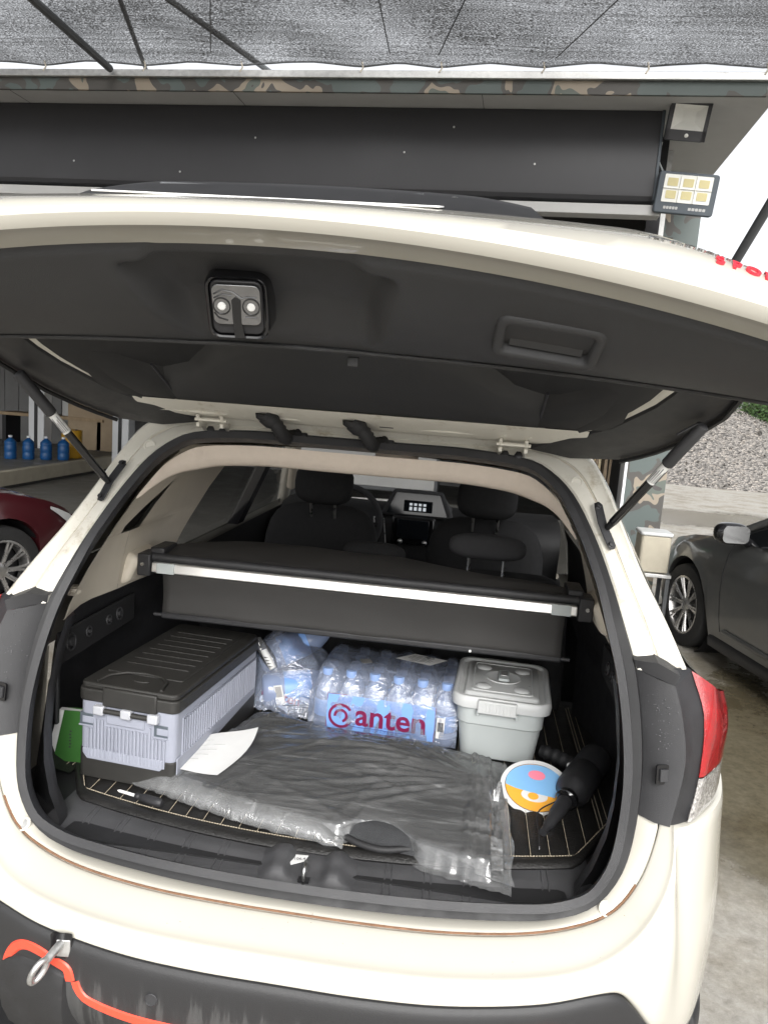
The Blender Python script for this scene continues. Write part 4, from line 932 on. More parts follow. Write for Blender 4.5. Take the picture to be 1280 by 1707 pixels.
# ---------------------------------------------------------------- outer body
BW = lambda z: ip([-.0, .1, .3, .5, .75, .87, .95, 1.0, 1.15, 1.3, 1.45, 1.53, 1.56], [.84, .86, .89, .905, .905, .89, .865, .845, .775, .71, .635, .585, .55], z)
def front_taper(y): return 1-.16*max(0, (y-3.3)/1.1)**2.2
for s in (-1, 1):
    ysd = [.6+.06*i for i in range(63)]; rows = []
    def zlow(y):
        z = .10
        for yc in (.78, 3.42):
            d = abs(y-yc)
            if d < .385: z = max(z, GZ+.34+math.sqrt(.385**2-d*d))
        return z
    for f in (0, .01, .12, .25, .4, .55, .7, .85, 1):
        r_ = []
        for y in ysd:
            zt = 1.0-.02*max(0, y-3.0) if y < 3.0 else 1.0-.16*(y-3.0)/1.3
            z0 = zlow(y); z = z0+(zt-z0)*f; r_.append((s*BW(z)*front_taper(y)-(s*.04 if f == 0 else 0), y, z))
        rows.append(r_)
    k = MB(); k.grid(rows); sd_ = fix_normals(k.build('side_panel', 'paint', suv, smooth=50))
    for y0, y1 in ((1.12, 1.12), (2.02, 2.02), (2.98, 2.98)):
        kk = MB(); kk.tube([(s*(BW(z)+.0005), y0, z) for z in [.14, .3, .5, .7, .87, .98]], .0022, 4); kk.build('door_gap', 'rubber', sd_)
    for y in (1.30, 2.20):
        kk = MB(); kk.box((s*.905-.012, y-.09, .855), (s*.905+.012, y+.09, .885)); kk.build('door_handle', 'paint', sd_, bevel=.008)
    k = MB(); k.grid([[(s*(BW(.1)*front_taper(y)+.008), y, z) for y in [1.2+.09*i for i in range(21)]] for z in (.04, .11, .2)]); k.build('sill_cladding', 'cladding', sd_, solid=.02)
    # rear quarter: pillar edge and lamp to the full width body
    er2 = [Vector(E_[i]) for i in range(10, 16)]
    lampo = [Vector((.872, .34, .872)), Vector((.872, .34, .95)), Vector((.842, .34, 1.035)), Vector((.785, .32, 1.09))]
    q0 = cr(er2, 18); rows = []
    for f in (0, .12, .3, .5, .75, 1):
        r_ = []
        for p in q0:
            tgt = Vector((BW(p.z)-.003, 1.0, p.z)); y = p.y+(1.0-p.y)*f; x = p.x+(tgt.x-p.x)*(1-(1-f)**2.2); r_.append((s*x, y, p.z+.0*f))
        rows.append(r_)
    k = MB(); k.grid(rows)
    rows = []
    for f in (0, .2, .4, .6, 1): rows.append([(s*(p.x+(BW(p.z)-p.x)*(1-(1-f)**2))-(s*.004*f), p.y+(1.06-p.y)*f, p.z) for p in cr(lampo+[Vector((.735, .22, 1.148))], 12)])
    k.grid(rows); fix_normals(k.build('rear_quarter', 'paint', suv, smooth=60))
    # glass and pillars
    def gl(y0b, y1b, y0t, y1t, name, m, zb_=1.0, zt_=1.50):
        kk = MB(); kk.grid([[(s*(BW(zb_+(zt_-zb_)*f)-.012), y0b+(y0t-y0b)*f+((y1b+(y1t-y1b)*f)-(y0b+(y0t-y0b)*f))*g, zb_+(zt_-zb_)*f) for g in (0, .5, 1)] for f in (0, .33, .66, 1)]); return fix_normals(kk.build(name, m, suv, smooth=60))
    gl(1.06, 1.96, 1.10, 1.92, 'rear_door_glass', 'window_glass'); gl(2.08, 2.92, 2.02, 2.32, 'front_door_glass', 'window_glass')
    for (yb, yt, w_, nm) in ((1.02, 1.06, .08, 'side_pillar'), (2.02, 1.97, .09, 'door_pillar')):
        kk = MB(); kk.grid([[(s*(BW(1.0+.52*f)-.004+dx), (yb+(yt-yb)*f)+dy, 1.0+.52*f) for dx, dy in ((-.05, -w_/2), (0, -w_/2), (0, w_/2), (-.05, w_/2), (-.05, -w_/2))] for f in (0, .5, 1)]); fix_normals(kk.build(nm, 'gloss_black', suv))
    kk = MB(); kk.tube([(s*.845, 3.02, .985), (s*.79, 2.85, 1.10), (s*.70, 2.55, 1.34), (s*.62, 2.28, 1.52)], .035, 10); kk.build('windscreen_pillar', 'paint', suv, smooth=60)
    kk = MB(); kk.tube([(s*(.79-.04), 2.82, 1.10), (s*.66, 2.5, 1.36), (s*.585, 2.25, 1.51)], .03, 8); kk.build('pillar_lining', 'beige_trim', suv, smooth=60)
    kk = MB(); kk.tube([(s*.50, .45, 1.53), (s*.585, .8, 1.545), (s*.60, 1.4, 1.555), (s*.60, 2.0, 1.55), (s*.59, 2.3, 1.53)], .035, 8); kk.build('roof_side_rail', 'paint', suv, smooth=60)
    kk = MB(); kk.grid([[(s*(BW(z)-.05), y, z) for y in [.95+.13*i for i in range(16)]] for z in (.12, .4, .7, .9, .985)]); fix_normals(kk.build('door_lining', 'cabin_black', suv, smooth=60))
    # wheels
    for yw in (.78, 3.42):
        wt = frame((s*.80, yw, GZ+.345), (0, 1, 0), (s, 0, 0))
        kk = MB(); kk.lathe([(.225, -.10), (.30, -.11), (.335, -.095), (.345, -.06), (.345, .06), (.335, .095), (.30, .108), (.225, .10)], 40, wt, cap=False); ty = kk.build('wheel', 'tyre', suv, smooth=40)
        kk = MB(); kk.lathe([(.228, .085), (.222, .098), (.205, .085), (.195, .03), (.06, .05), (.03, .07), (.001, .07)], 40, wt, cap=False)
        for j in range(10):
            a = 2*math.pi*j/10; kk.tube([wt @ Vector((.04*math.cos(a), .04*math.sin(a), .066)), wt @ Vector((.21*math.cos(a), .21*math.sin(a), .085))], [.016, .012], 6)
        kk.build('rim', 'rim', ty, smooth=50)
k = MB(); rows = []
for y, z, w_ in ((.412, 1.560, .50), (.44, 1.575, .53), (.6, 1.588, .55), (1.0, 1.60, .575), (1.6, 1.605, .585), (2.1, 1.59, .58), (2.28, 1.565, .57)):
    rows.append([(w_*u, y+.0*u, z-.03*u*u-.02*max(0, abs(u)-.85)/.15) for u in [-1+.1*i for i in range(21)]])
k.grid(rows); fix_normals(k.build('roof', 'paint', suv, smooth=60, solid=.02))
k = MB(); rows = [[(w_*u, y+.10*(1-u*u), z) for u in [-1+.1*i for i in range(21)]] for y, z, w_ in ((2.30, 1.53, .585), (2.5, 1.38, .65), (2.7, 1.22, .72), (2.9, 1.07, .79))]
k.grid(rows); fix_normals(k.build('windscreen', 'screen_glass', suv, smooth=60))
k = MB(); rows = []
for y, z, w_ in ((2.92, 1.03, .80), (3.0, 1.02, .80), (3.4, .99, .80), (3.9, .93, .77), (4.2, .85, .73), (4.32, .74, .71), (4.36, .55, .72), (4.35, .3, .73), (4.28, .1, .72)):
    rows.append([(w_*u, y-.14*abs(u)**3*(1 if y > 3.8 else 0)+(.08*(1-u*u) if y < 3.01 else 0), z-.03*abs(u)**3) for u in [-1+.1*i for i in range(21)]])
k.grid(rows); fix_normals(k.build('bonnet', 'paint', suv, smooth=60))
k = MB(); k.box((-.78, 2.95, .3), (.78, 3.0, 1.0)); k.build('bulkhead', 'cabin_black', suv)
k = MB(); k.box((-.80, .7, .02), (.80, 3.9, .05)); k.box((-.70, -.12, .05), (.70, .7, .25)); k.build('underbody', 'cabin_black', suv)
# ---------------------------------------------------------------- load area mat and cargo
mat_t = empty('cargo_mat', (0, .5, .668), label='black quilted leather mat with tan stitching lining the boot floor', cat='mat')
ZM = .684
def medge(x): return .050+.26*x*x   # front edge of the mat
nst = 32; W0 = .675
for i in range(nst):
    x0, x1 = -W0+2*W0*i/nst+.0012, -W0+2*W0*(i+1)/nst-.0012
    k = MB(); rows = []
    fy = lambda x: max(medge(x)+.034, medge(x)+.034+1.3*max(0, abs(x)-.56))
    for y_f in (0, .012, .08, .3, .6, 1.0):
        r_ = []
        for g in (0, .08, .25, .5, .75, .92, 1):
            x = x0+(x1-x0)*g; ya = fy(x); y = ya+(1.02-ya)*y_f
            r_.append((x, y, ZM-.003*(abs(2*g-1)**3)-(.004 if y_f == 0 else 0)))
        rows.append(r_)
    k.grid(rows); fix_normals(k.build('panel', 'leather', mat_t, smooth=70))
    if i:
        x = -W0+2*W0*i/nst; ya = fy(x)
        k = MB(); k.tube([(x, ya+.002, ZM-.0006), (x, ya+.3, ZM-.0006), (x, 1.0, ZM-.0006)], .0008, 4); k.build('stitch_line', 'thread', mat_t, smooth=0)
# binding with piping and its dashed stitching
bxs = [-.665+1.33*i/70 for i in range(71)]
fyb = lambda x: medge(x)+1.35*max(0, abs(x)-.56)
k = MB(); k.grid([[(x, fyb(x)+dy, ZM+dz) for x in bxs] for dy, dz in ((.030, -.010), (.0, -.012), (-.006, -.004), (.0, .003), (.012, .0045), (.026, .003), (.033, -.003))]); bd = fix_normals(k.build('binding', 'leather', mat_t, smooth=60))
k = MB()
for i in range(0, 210):
    xa = -.655+1.31*i/210; xb = xa+.0042; k.tube([(xa, fyb(xa)+.029, ZM+.0024), (xb, fyb(xb)+.029, ZM+.0024)], .0011, 4)
k.build('stitching', 'thread', mat_t, smooth=0)
# raised side borders of the mat
for s in (-1, 1):
    k = MB(); k.grid([[(s*x, y, z) for y in (.22, .4, .7, 1.0)] for x, z in ((.63, ZM-.002), (.665, ZM+.004), (.69, ZM+.02), (.70, ZM+.045))]); fix_normals(k.build('mat_border', 'leather', mat_t, smooth=60))
    for dx in (.655, .640): k = MB(); k.tube([(s*dx, y, ZM+.0030) for y in (.25, .5, 1.0)], .0009, 4); k.build('stitch_line', 'thread', mat_t, smooth=0)
# cargo cover
cv = empty('cargo_cover', (0, .5, 1.12), label='grey retractable cargo cover with pale metal bar hanging across the boot', cat='cargo cover')
k = MB(); k.hexa([(-.555, .480, 1.130), (.555, .480, 1.130), (.555, .50, 1.130), (-.555, .50, 1.130), (-.555, .484, 1.156), (.555, .484, 1.156), (.555, .50, 1.156), (-.555, .50, 1.156)]); k.build('bar', 'aluminium', cv, bevel=.003)
k = MB(); k.tube([(-.56, .505, 1.166), (.56, .505, 1.166)], .0125, 12); k.build('roller_tube', 'black_plastic', cv, smooth=60)
k = MB(); k.box((-.562, .50, 1.125), (.562, .55, 1.160)); k.build('cassette', 'black_plastic', cv, bevel=.008)
for s in (-1, 1):
    k = MB(); k.box((s*.575-.018, .478, 1.118), (s*.575+.018, .545, 1.178)); eb = k.build('end_bracket', 'black_plastic', cv, bevel=.004)
    k = MB(); k.box((s*.55-.02, .505, 1.172), (s*.55+.02, .60, 1.192)); k.build('end_latch', 'black_plastic', eb, bevel=.005)
    k = MB(); k.lathe([(.005, 0), (.005, .003), (.0003, .003)], 12, frame((s*.578, .478, 1.15), (1, 0, 0), (0, -1, 0))); k.build('end_screw', 'steel', eb)
    k = MB(); k.box((s*.515-.024, .4775, 1.129), (s*.515+.024, .4865, 1.157)); k.build('bar_sleeve', 'tub_grey', cv, bevel=.001)
rows = []
for f in [i/14 for i in range(15)]:
    r_ = []
    for j in range(41):
        x = -.54+1.08*j/40; yb = ip([-.56, -.50, -.34, -.12, .03, .24, .47, .56], [.64, .74, .87, .84, .82, .72, .63, .58], x)
        z0, z1 = 1.172, 1.178+.012*noise.noise((x*5, 0, 3))
        r_.append((x, .51+(yb-.51)*f, z0+(z1-z0)*f+.010*math.sin(f*math.pi)+.005*noise.noise((x*7, f*3, 0))-.02*f**6))
    rows.append(r_)
k = MB(); k.grid(rows); fix_normals(k.build('cover_flap', 'cover_cloth', cv, smooth=70, solid=.004))
rows = []
for f in [i/10 for i in range(11)]:
    rows.append([(-.528+1.056*j/48, .497+.010*math.sin(f*2.6)+.004*noise.noise((j*.14, f*2.5, 5))*f, 1.132-.118*f) for j in range(49)])
k = MB(); k.grid(rows); fix_normals(k.build('cloth', 'cover_cloth', cv, smooth=70, solid=.003))
k = MB(); k.box((-.531, .497, 1.000), (.531, .512, 1.018)); k.build('pull_bar', 'black_plastic', cv, bevel=.005)
for s in (-1, 1): k = MB(); k.tube([(s*.53, .504, 1.009), (s*.552, .504, 1.009)], .005, 8); k.build('pull_bar_pin', 'black_plastic', cv)
k = MB(); k.lathe([(.004, 0), (.003, .002), (.0002, .002)], 10, frame((.30, .4965, 1.006), (1, 0, 0), (0, -1, 0))); k.build('stud', 'white_plastic', cv)
# ---- car fridge
fr = empty('car_fridge', (-.457, .450, .686), R(-5.4), 'grey ribbed car fridge box with black lid and black base', 'fridge')
FM = Matrix.Translation((-.457, .450, .686)) @ Matrix.Rotation(R(-5.4), 4, 'Z')
def fb(k, a, b): 
    c = [(a[0], a[1], a[2]), (b[0], a[1], a[2]), (b[0], b[1], a[2]), (a[0], b[1], a[2]), (a[0], a[1], b[2]), (b[0], a[1], b[2]), (b[0], b[1], b[2]), (a[0], b[1], b[2])]
    return k.hexa([FM @ Vector(p) for p in c])
w2, l2 = .1235, .250
k = MB(); k.prism(rbox(2*w2+.004, 2*l2+.004, .016, 4), .072, FM); k.build('base', 'fridge_black', fr, bevel=.003)
k = MB(); k.prism(rbox(2*w2, 2*l2, .016, 4), .126, FM @ Matrix.Translation((0, 0, .068))); bdy = k.build('body', 'fridge_grey', fr, bevel=.002)
# apron of the grey shell overlapping the base
k = MB(); k.prism([(-.112, .062), (-.100, .048), (.088, .048), (.100, .060), (.100, .075), (-.112, .075)], .004, FM @ frame((0, -l2-.0005, 0), (1, 0, 0), (0, -1, 0))); k.build('apron', 'fridge_grey', bdy, bevel=.0015)
k = MB(); k.prism([(-.242, .030), (.236, .064), (.236, .08), (-.242, .08)], .003, FM @ frame((w2+.0005, 0, 0), (0, 1, 0), (1, 0, 0))); k.build('apron', 'fridge_grey', bdy, bevel=.001)
for i in range(22):
    x = -.098+.196*i/21
    if -.115 < x: 
        zt = .150 if abs(x+.0) > .058 else .135
        if x > .066: zt = .125
        if x < -.080: zt = .125
        k = MB(); k.tube([FM @ Vector((x, -l2-.0035, .056)), FM @ Vector((x, -l2-.0035, zt))], .0024, 6); k.build('rib', 'fridge_grey', bdy, smooth=60)
for i in range(34):
    y = -.205+.43*i/33; k = MB(); k.tube([FM @ Vector((w2+.001, y, .080)), FM @ Vector((w2+.001, y, .165))], .0027, 6); k.build('rib', 'fridge_grey', bdy, smooth=60)
k = MB(); k.tube([FM @ Vector(p) for p in ((w2+.001, -.215, .075), (w2+.001, -.215, .17), (w2+.001, .235, .17), (w2+.001, .235, .078))], .0022, 6); k.build('rib_frame', 'fridge_grey', bdy, smooth=60)
k = MB(); fb(k, (-.052, -l2-.0045, .142), (.046, -l2, .172)); k.build('plate', 'fridge_grey', bdy, bevel=.003)
for x in (-.105, .087):
    k = MB(); fb(k, (x-.018, -l2-.001, .128), (x+.018, -l2+.01, .160)); sl = k.build('hand_slot', 'lamp_body', bdy, bevel=.002)
    k = MB(); fb(k, (x-.019, -l2-.003, .127), (x+.019, -l2, .131)); fb(k, (x-.010, -l2-.002, .136), (x+.019, -l2, .152)); k.build('slot_bar', 'fridge_grey', bdy, bevel=.001)
k = MB(); k.prism(rbox(2*w2+.010, 2*l2+.010, .020, 5), .030, FM @ Matrix.Translation((0, 0, .192))); lid = k.build('lid', 'fridge_black', fr, bevel=.003)
k = MB(); k.prism(rbox(2*w2+.002, 2*l2+.002, .018, 5), .014, FM @ Matrix.Translation((0, 0, .222))); k.build('lid_step', 'fridge_black', lid, bevel=.004)
k = MB(); k.prism(rbox(2*w2-.044, 2*l2-.10, .008, 4), .004, FM @ Matrix.Translation((-.004, .030, .235))); k.build('lid_panel', 'fridge_black', lid, bevel=.002)
for i in range(8):
    y = -.105+.038*i; k = MB(); fb(k, (-.088, y-.0022, .238), (.080, y+.0022, .2412)); k.build('lid_rib', 'fridge_black', lid, bevel=.0008)
k = MB(); k.tube([FM @ Vector(p) for p in ((-.085, -l2+.012, .238), (-.078, -l2+.05, .240), (-.045, -l2+.078, .241), (0, -l2+.086, .241), (.045, -l2+.078, .241), (.07, -l2+.055, .240), (.078, -l2+.012, .238))], .0035, 8); k.build('handle_arc', 'fridge_black', lid, smooth=60)
k = MB(); k.prism(ell(.022, .010), .0035, FM @ Matrix.Translation((.005, -l2+.050, .2355))); k.build('lid_button', 'fridge_black', lid, bevel=.0015)
k = MB(); fb(k, (-.060, -l2-.010, .186), (.078, -l2+.03, .232)); k.build('handle_block', 'fridge_black', lid, bevel=.004)
k = MB(); k.tube([FM @ Vector((-.062, -l2-.010, .176)), FM @ Vector((.070, -l2-.010, .176))], .0065, 8); hb = k.build('latch_bar', 'fridge_black', fr, smooth=60)
for x in (-.066, .004, .072):
    k = MB(); fb(k, (x-.013, -l2-.018, .166), (x+.013, -l2-.001, .188)); k.build('latch_lug', 'fridge_silver', fr, bevel=.003)
# ---- green booklet against the side
bk = empty('booklet', (-.672, .285, .686), label='green covered booklet standing on edge between fridge and side trim', cat='book')
BMx = frame((-.660, .285, .690), (.05, 1, 0), (.98, 0, -.2))
def bookface(k, z0, z1, gr=0):
    pl = [(-.034, 0), (.045, 0), (.045, .128), (-.012, .128)]; k.prism(pl, z1-z0, bm_ @ Matrix.Translation((0, 0, z0))); return k
bm_ = frame((-.655, .262, .688), (1, .1, 0), (.10, -1, .05))
for nm, z0, z1, mname in (('cover', 0, .0015, 'book_green'), ('pages', -.018, -.0003, 'paper'), ('back_cover', -.020, -.0185, 'book_green')):
    k = MB(); pl = [(-.040, 0), (.050, 0), (.050, .130), (-.016, .130)]
    if nm == 'pages': pl = [(-.062, -.002), (.048, .001), (.048, .126), (-.030, .130)]
    k.prism(pl, z1-z0, bm_ @ Matrix.Translation((0, 0, z0))); k.build(nm, mname, bk)
for i in range(6):
    k = MB(); k.prism([(0, 0), (.005, 0), (.005, .004), (0, .004)], .0004, bm_ @ Matrix.Translation((-.002+.001*(i % 2), .036+.008*i, .0016))); k.build('cover_letter', 'ink', bk)
# ---- shrink wrapped pack of water bottles
wp = empty('water_pack', (.08, .775, .686), label='shrink wrapped pack of small water bottles with blue printed label', cat='water bottles')
bz = .686
bprof = [(.026, 0), (.031, .003), (.0325, .010), (.0325, .030), (.0310, .034), (.0325, .038), (.0325, .095), (.0305, .105), (.026, .122), (.019, .138), (.0135, .148), (.0125, .156), (.0125, .160)]
cprof = [(.0150, .158), (.0155, .160), (.0155, .174), (.0145, .1765), (.001, .1765)]
k = MB(); k.lathe(bprof, 20); bme = k.build('bottle', 'bottle_pet', wp, smooth=50)
k = MB(); k.lathe(cprof, 16); cme = k.build('cap', 'cap_blue', bme, smooth=40)
k = MB(); k.lathe([(.0329, .042), (.0329, .090)], 20, cap=False); lme = k.build('bottle_label', 'print_blue', bme, smooth=50)
first = True
for j in range(4):
    for i in range(6):
        x, y = -.125+.0345+.0682*i, .642+.034+.0665*j
        if first:
            o = bme; first = False; ch = None
            o.location = Vector((x, y, bz))
        else:
            o = bme.copy(); col.objects.link(o); o.location = (x, y, bz)
            for c in (cme, lme):
                d = c.copy(); col.objects.link(d); d.parent = o; d.matrix_parent_inverse = c.matrix_parent_inverse.copy()
# film over the pack
rows = []
hx_, hy_ = .2105, .139
def wrapz(u, v):
    return 0
sec = []  # profile from bottom front over the top to the bottom back, as (y, z)
for yz in ((.640, .690), (.6385, .72), (.6385, .77), (.641, .80), (.650, .826), (.664, .846), (.676, .866), (.74, .8665), (.80, .866), (.86, .8665), (.895, .865), (.908, .84), (.912, .79), (.912, .70)): sec.append(yz)
for y, z in sec:
    r_ = []
    for i in range(49):
        u = -1+2*i/48; x = .0795+hx_*math.copysign(min(1, abs(u))**.95, u)
        nb = abs(math.sin((x+.125)/.0682*math.pi))
        sag = (.010*(1-nb)) if z > .855 else (.006*(1-nb) if z > .8 else .002*(1-nb))
        inset = .012*max(0, abs(u)-.9)/.1*(1 if z > .8 else .3)
        wr = .0035*noise.noise((x*30, y*30, z*30))+.002*noise.noise((x*80, y*60, z*60))
        yy = y+(sag if y < .68 and z < .86 else 0)+wr*.8-(.0044 if y < .66 else 0)
        zz = z-(sag if z > .85 else 0)+wr-(inset if z > .8 else 0)
        if z > .80 and abs(u) > .93: x -= math.copysign(.02*(z-.80)/.066, u)
        r_.append((x, yy, zz))
    rows.append(r_)
k = MB(); k.grid(rows)
for sgn, idx in ((-1, 0), (1, 48)):
    side = [rows[i][idx] for i in range(len(rows))]; c = Vector((.0795+sgn*(hx_+.001), .775, .76))
    inner = [tuple(Vector(p).lerp(c, .35)+Vector((0, 0, 0))) for p in side]; k.grid([side, inner, [tuple(Vector(p).lerp(c, .8)) for p in side]])
fix_normals(k.build('film', 'shrink_film', wp, smooth=70))
# print on the front film: pale blue panel, lettering, lines of small print
def pf_(x, z, off=.0035):
    y = ip([.69, .72, .77, .80, .826, .846], [.640, .6385, .6385, .641, .650, .664], z); return (x, y-off, z)
k = MB(); k.grid([[pf_(-.078+.305*i/12, .7015+.100*j/5) for i in range(13)] for j in range(6)]); fix_normals(k.build('print_panel', 'print_blue', wp, smooth=60))
k = MB(); k.tube([pf_(*q, .0042) for q in ((-.078, .7015), (-.078, .8015), (-.02, .803))], .0009, 4); k.tube([pf_(*q, .0042) for q in ((.227, .800), (.227, .7015))], .0009, 4); k.build('print_border', 'print_maroon', wp)
k = MB(); k.tube([pf_(*q, .0043) for q in ((-.015, .7155), (.02, .7135), (.06, .7155), (.10, .7135), (.163, .7145))], .0010, 4); k.build('print_rule', 'print_navy', wp)
Tm = Matrix(((1, 0, 0, 0), (0, 0, -1, 0), (0, 1, 0, 0), (0, 0, 0, 1)))
# big circular monogram then the name
mtc = Matrix.Translation((-.037, .6342, .741)) @ Tm
k = MB()
for r0, a0, a1 in ((.028, 35, 335), (.0125, -70, 190)):
    pts = [mtc @ Vector((r0*math.cos(R(a)), r0*math.sin(R(a)), 0)) for a in [a0+(a1-a0)*i/24 for i in range(25)]]
    o_ = [mtc @ Vector(((r0+.008)*math.cos(R(a)), (r0+.008)*math.sin(R(a)), 0)) for a in [a0+(a1-a0)*i/24 for i in range(25)]]
    k.grid([pts, o_])
k.build('print_monogram', 'print_maroon', wp, smooth=0)
text_mesh('print_name', 'anten', .090, 'print_maroon', Matrix.Translation((.105, .6340, .748)) @ Tm, wp, .0002, bold=.0016)
for i, (tx, ln, sz_) in enumerate((('\u996e\u7528\u5929\u7136\u77ff\u6cc9\u6c34', .70775, .011),)):
    text_mesh('print_small', tx, sz_, 'print_navy', Matrix.Translation((.09, .6355, .7085)) @ Tm, wp, .0001)
k = MB()
for i in range(40):
    x = .0+.0042*i
    if i % 7 != 6: k.box((x, .6350, .7195), (x+.0028, .6356, .7225+.0012*((i*7) % 3)))
k.build('small_print', 'print_navy', wp)
# white barcode slip and sticker on top
k = MB(); k.grid([[pf_(.233+.022*i, .715+.06*j, .0048) for i in range(2)] for j in range(2)]); bs = k.build('barcode_slip', 'paper', wp, smooth=0)
k = MB()
for i in range(11): k.box((.235+.0016*i, .6332, .735), (.235+.0016*i+.0006+.0005*(i % 3), .6336, .762))
k.build('bars', 'ink', bs)
k = MB(); st1 = [(.085, .80), (.135, .86), (.235, .835), (.190, .775)]
k.add([(x, y, .8705) for x, y in st1], [(0, 1, 2, 3)]); ss = k.build('paper_sticker', 'paper', wp, smooth=0, solid=.0004)
k = MB()
for i in range(5):
    y = .795+.011*i; k.tube([(.125+.006*math.sin(i*2)+.007*j, y+.003*math.sin(j*2.4+i)+.003*j*.2, .8712) for j in range(10)], .0006, 4)
k.tube([(.185+.012*math.cos(a), .835+.006*math.sin(a), .8712) for a in [i*.5 for i in range(13)]], .0007, 4); k.build('handwriting', 'ink', ss)
k = MB(); k.prism(rbox(.032, .036, .008, 4), .0008, Matrix.Translation((.005, .745, .8695)) @ Matrix.Rotation(.5, 4, 'Z')); k.build('round_sticker', 'galvanised', wp)
wp.location = (.084, .739, .686); wp.rotation_euler = (0, 0, R(-2.6))
# ---- big bottles in a clear carrier bag
bgt = empty('bagged_bottles', (-.235, .80, .686), label='two large water bottles lying in a clear plastic bag beside the fridge', cat='water bottles')
def big_bottle(base, axis, r, L, name, lab=True):
    mt = frame(base, Vector(axis).orthogonal(), axis)
    k = MB(); k.lathe([(r*.78, 0), (r*.95, .006), (r, .02), (r, L*.20), (r*.95, L*.22), (r, L*.24), (r, L*.62), (r*.92, L*.70), (r*.66, L*.80), (r*.36, L*.88), (r*.28, L*.92), (r*.28, L*.95)], 28, mt)
    o = k.build('big_bottle', 'bottle_pet', bgt, smooth=55)
    k = MB(); k.lathe([(r*.36, L*.935), (r*.36, L*.995), (r*.33, L), (.001, L)], 20, mt); k.build('cap', 'cap_blue', o, smooth=40)
    if lab: k = MB(); k.lathe([(r*1.012, L*.26), (r*1.012, L*.58)], 28, mt, cap=False); k.build('bottle_label', 'print_blue', o, smooth=55)
    return o, mt
o1, m1 = big_bottle((-.300, .722, .738), (.72, .25, .06), .050, .25, 'a')
o2, m2 = big_bottle((-.335, .80, .80), (.72, .35, .34), .047, .27, 'b')
k = MB()
mtx_ = Matrix.Translation((-.252, .6905, .735)) @ Matrix.Rotation(R(-12), 4, 'Y') @ Tm
text_mesh('print_name', 'Ganten', .040, 'print_maroon', Matrix.Translation((-.235, .6935, .735)) @ Matrix.Rotation(R(8), 4, 'Y') @ Tm, o1, .0003, bold=.001)
k = MB(); lm = Matrix.Translation((-.238, .688, .742)) @ Matrix.Rotation(R(-14), 4, 'Y') @ Tm; k.prism([(-.013, -.030), (.013, -.030), (.013, .032), (-.013, .032)], .0004, lm); sl_ = k.build('barcode_slip', 'paper', bgt)
k = MB()
for i in range(14): k.prism([(-.009, -.004+.0023*i), (.009, -.004+.0023*i), (.009, -.003+.0023*i), (-.009, -.003+.0023*i)], .0004, lm @ Matrix.Translation((0, 0, .0004)))
k.build('bars', 'ink', sl_)
# crumpled bag film over both, knotted tail with a rolled slip
rows = []
for i in range(26):
    u = i/25; r_ = []
    for j in range(34):
        v = j/33; x = -.345+.225*v; 
        y = .672+.24*u
        hgt = .115+.085*math.exp(-((u-.62)/.35)**2)*(1+.3*math.sin(v*5+.6))-.03*abs(v-.5)
        z = .69+hgt*math.sin(min(1, .08+u*2.2)*math.pi/2)*(1-.25*abs(2*v-1)**3)
        if u < .04: z = .69
        wr = .012*noise.noise((x*22, y*22, z*15))+.008*abs(noise.noise((x*50, y*50, 3)))
        r_.append((x+wr*.5, y+wr*.6, z+wr))
    rows.append(r_)
k = MB(); k.grid(rows); fix_normals(k.build('bag_film', 'shrink_film', bgt, smooth=80))
k = MB(); rows = []
p0, p1 = Vector((-.268, .735, .800)), Vector((-.335, .765, .885))
for i in range(9):
    f = i/8; c = p0.lerp(p1, f); rows.append([c+Vector((math.cos(a), .5*math.sin(a), .3*math.cos(a)))*(.006+.014*abs(math.sin(f*2.5+.4)))*(1+.35*noise.noise((a*2, f*6, 1))) for a in [2*math.pi*j/14 for j in range(14)]])
k.grid(rows, cv=True); k.build('bag_tail', 'film', bgt, smooth=70)
k = MB(); a0, a1 = Vector((-.268, .715, .812)), Vector((-.305, .735, .858)); k.tube([a0, a1], .0105, 12); rs = k.build('rolled_slip', 'paper', bgt, smooth=50)
dv = (a1-a0)/6; k = MB()
for i in range(4): k.box(tuple(a0+dv*(i+1)+Vector((-.006, -.0112, -.0015))), tuple(a0+dv*(i+1)+Vector((.006, -.0100, .0015))))
k.build('slip_print', 'ink', rs)
# ---- grey storage tub
tb = empty('storage_tub', (.404, .692, .686), R(-3), 'pale grey plastic storage tub with clip-on lid beside the water pack', 'storage box')
TM = Matrix.Translation((.404, .692, .686)) @ Matrix.Rotation(R(-3), 4, 'Z')
rows = []
for z, w_, l_, r_ in ((0, .190, .250, .03), (.004, .200, .262, .032), (.10, .222, .288, .034), (.104, .230, .296, .036), (.152, .234, .300, .036), (.156, .246, .312, .038), (.163, .246, .312, .038)):
    rows.append([TM @ Vector((x, y, z)) for x, y in rbox(w_, l_, r_, 6)])
k = MB(); k.grid(rows, cv=True); k.f.append(tuple(reversed(range(len(rows[0]))))); fix_normals(k.build('tub_body', 'tub_grey', tb, smooth=40, bevel=.001))
TL = TM @ Matrix.Translation((0, 0, .017))
rows = []
for z, w_, l_, r_ in ((.136, .262, .328, .042), (.150, .266, .332, .044), (.163, .262, .328, .042), (.167, .254, .320, .038), (.167, .236, .302, .032), (.158, .228, .294, .030), (.157, .205, .262, .014), (.166, .198, .254, .012), (.168, .192, .248, .012)):
    rows.append([TL @ Vector((x, y, z)) for x, y in rbox(w_, l_, r_, 6)])
k = MB(); k.grid(rows, cv=True); n_ = len(rows[0]); k.f.append(tuple((len(rows)-1)*n_+i for i in range(n_))); ld = fix_normals(k.build('tub_lid', 'tub_lid', tb, smooth=40))
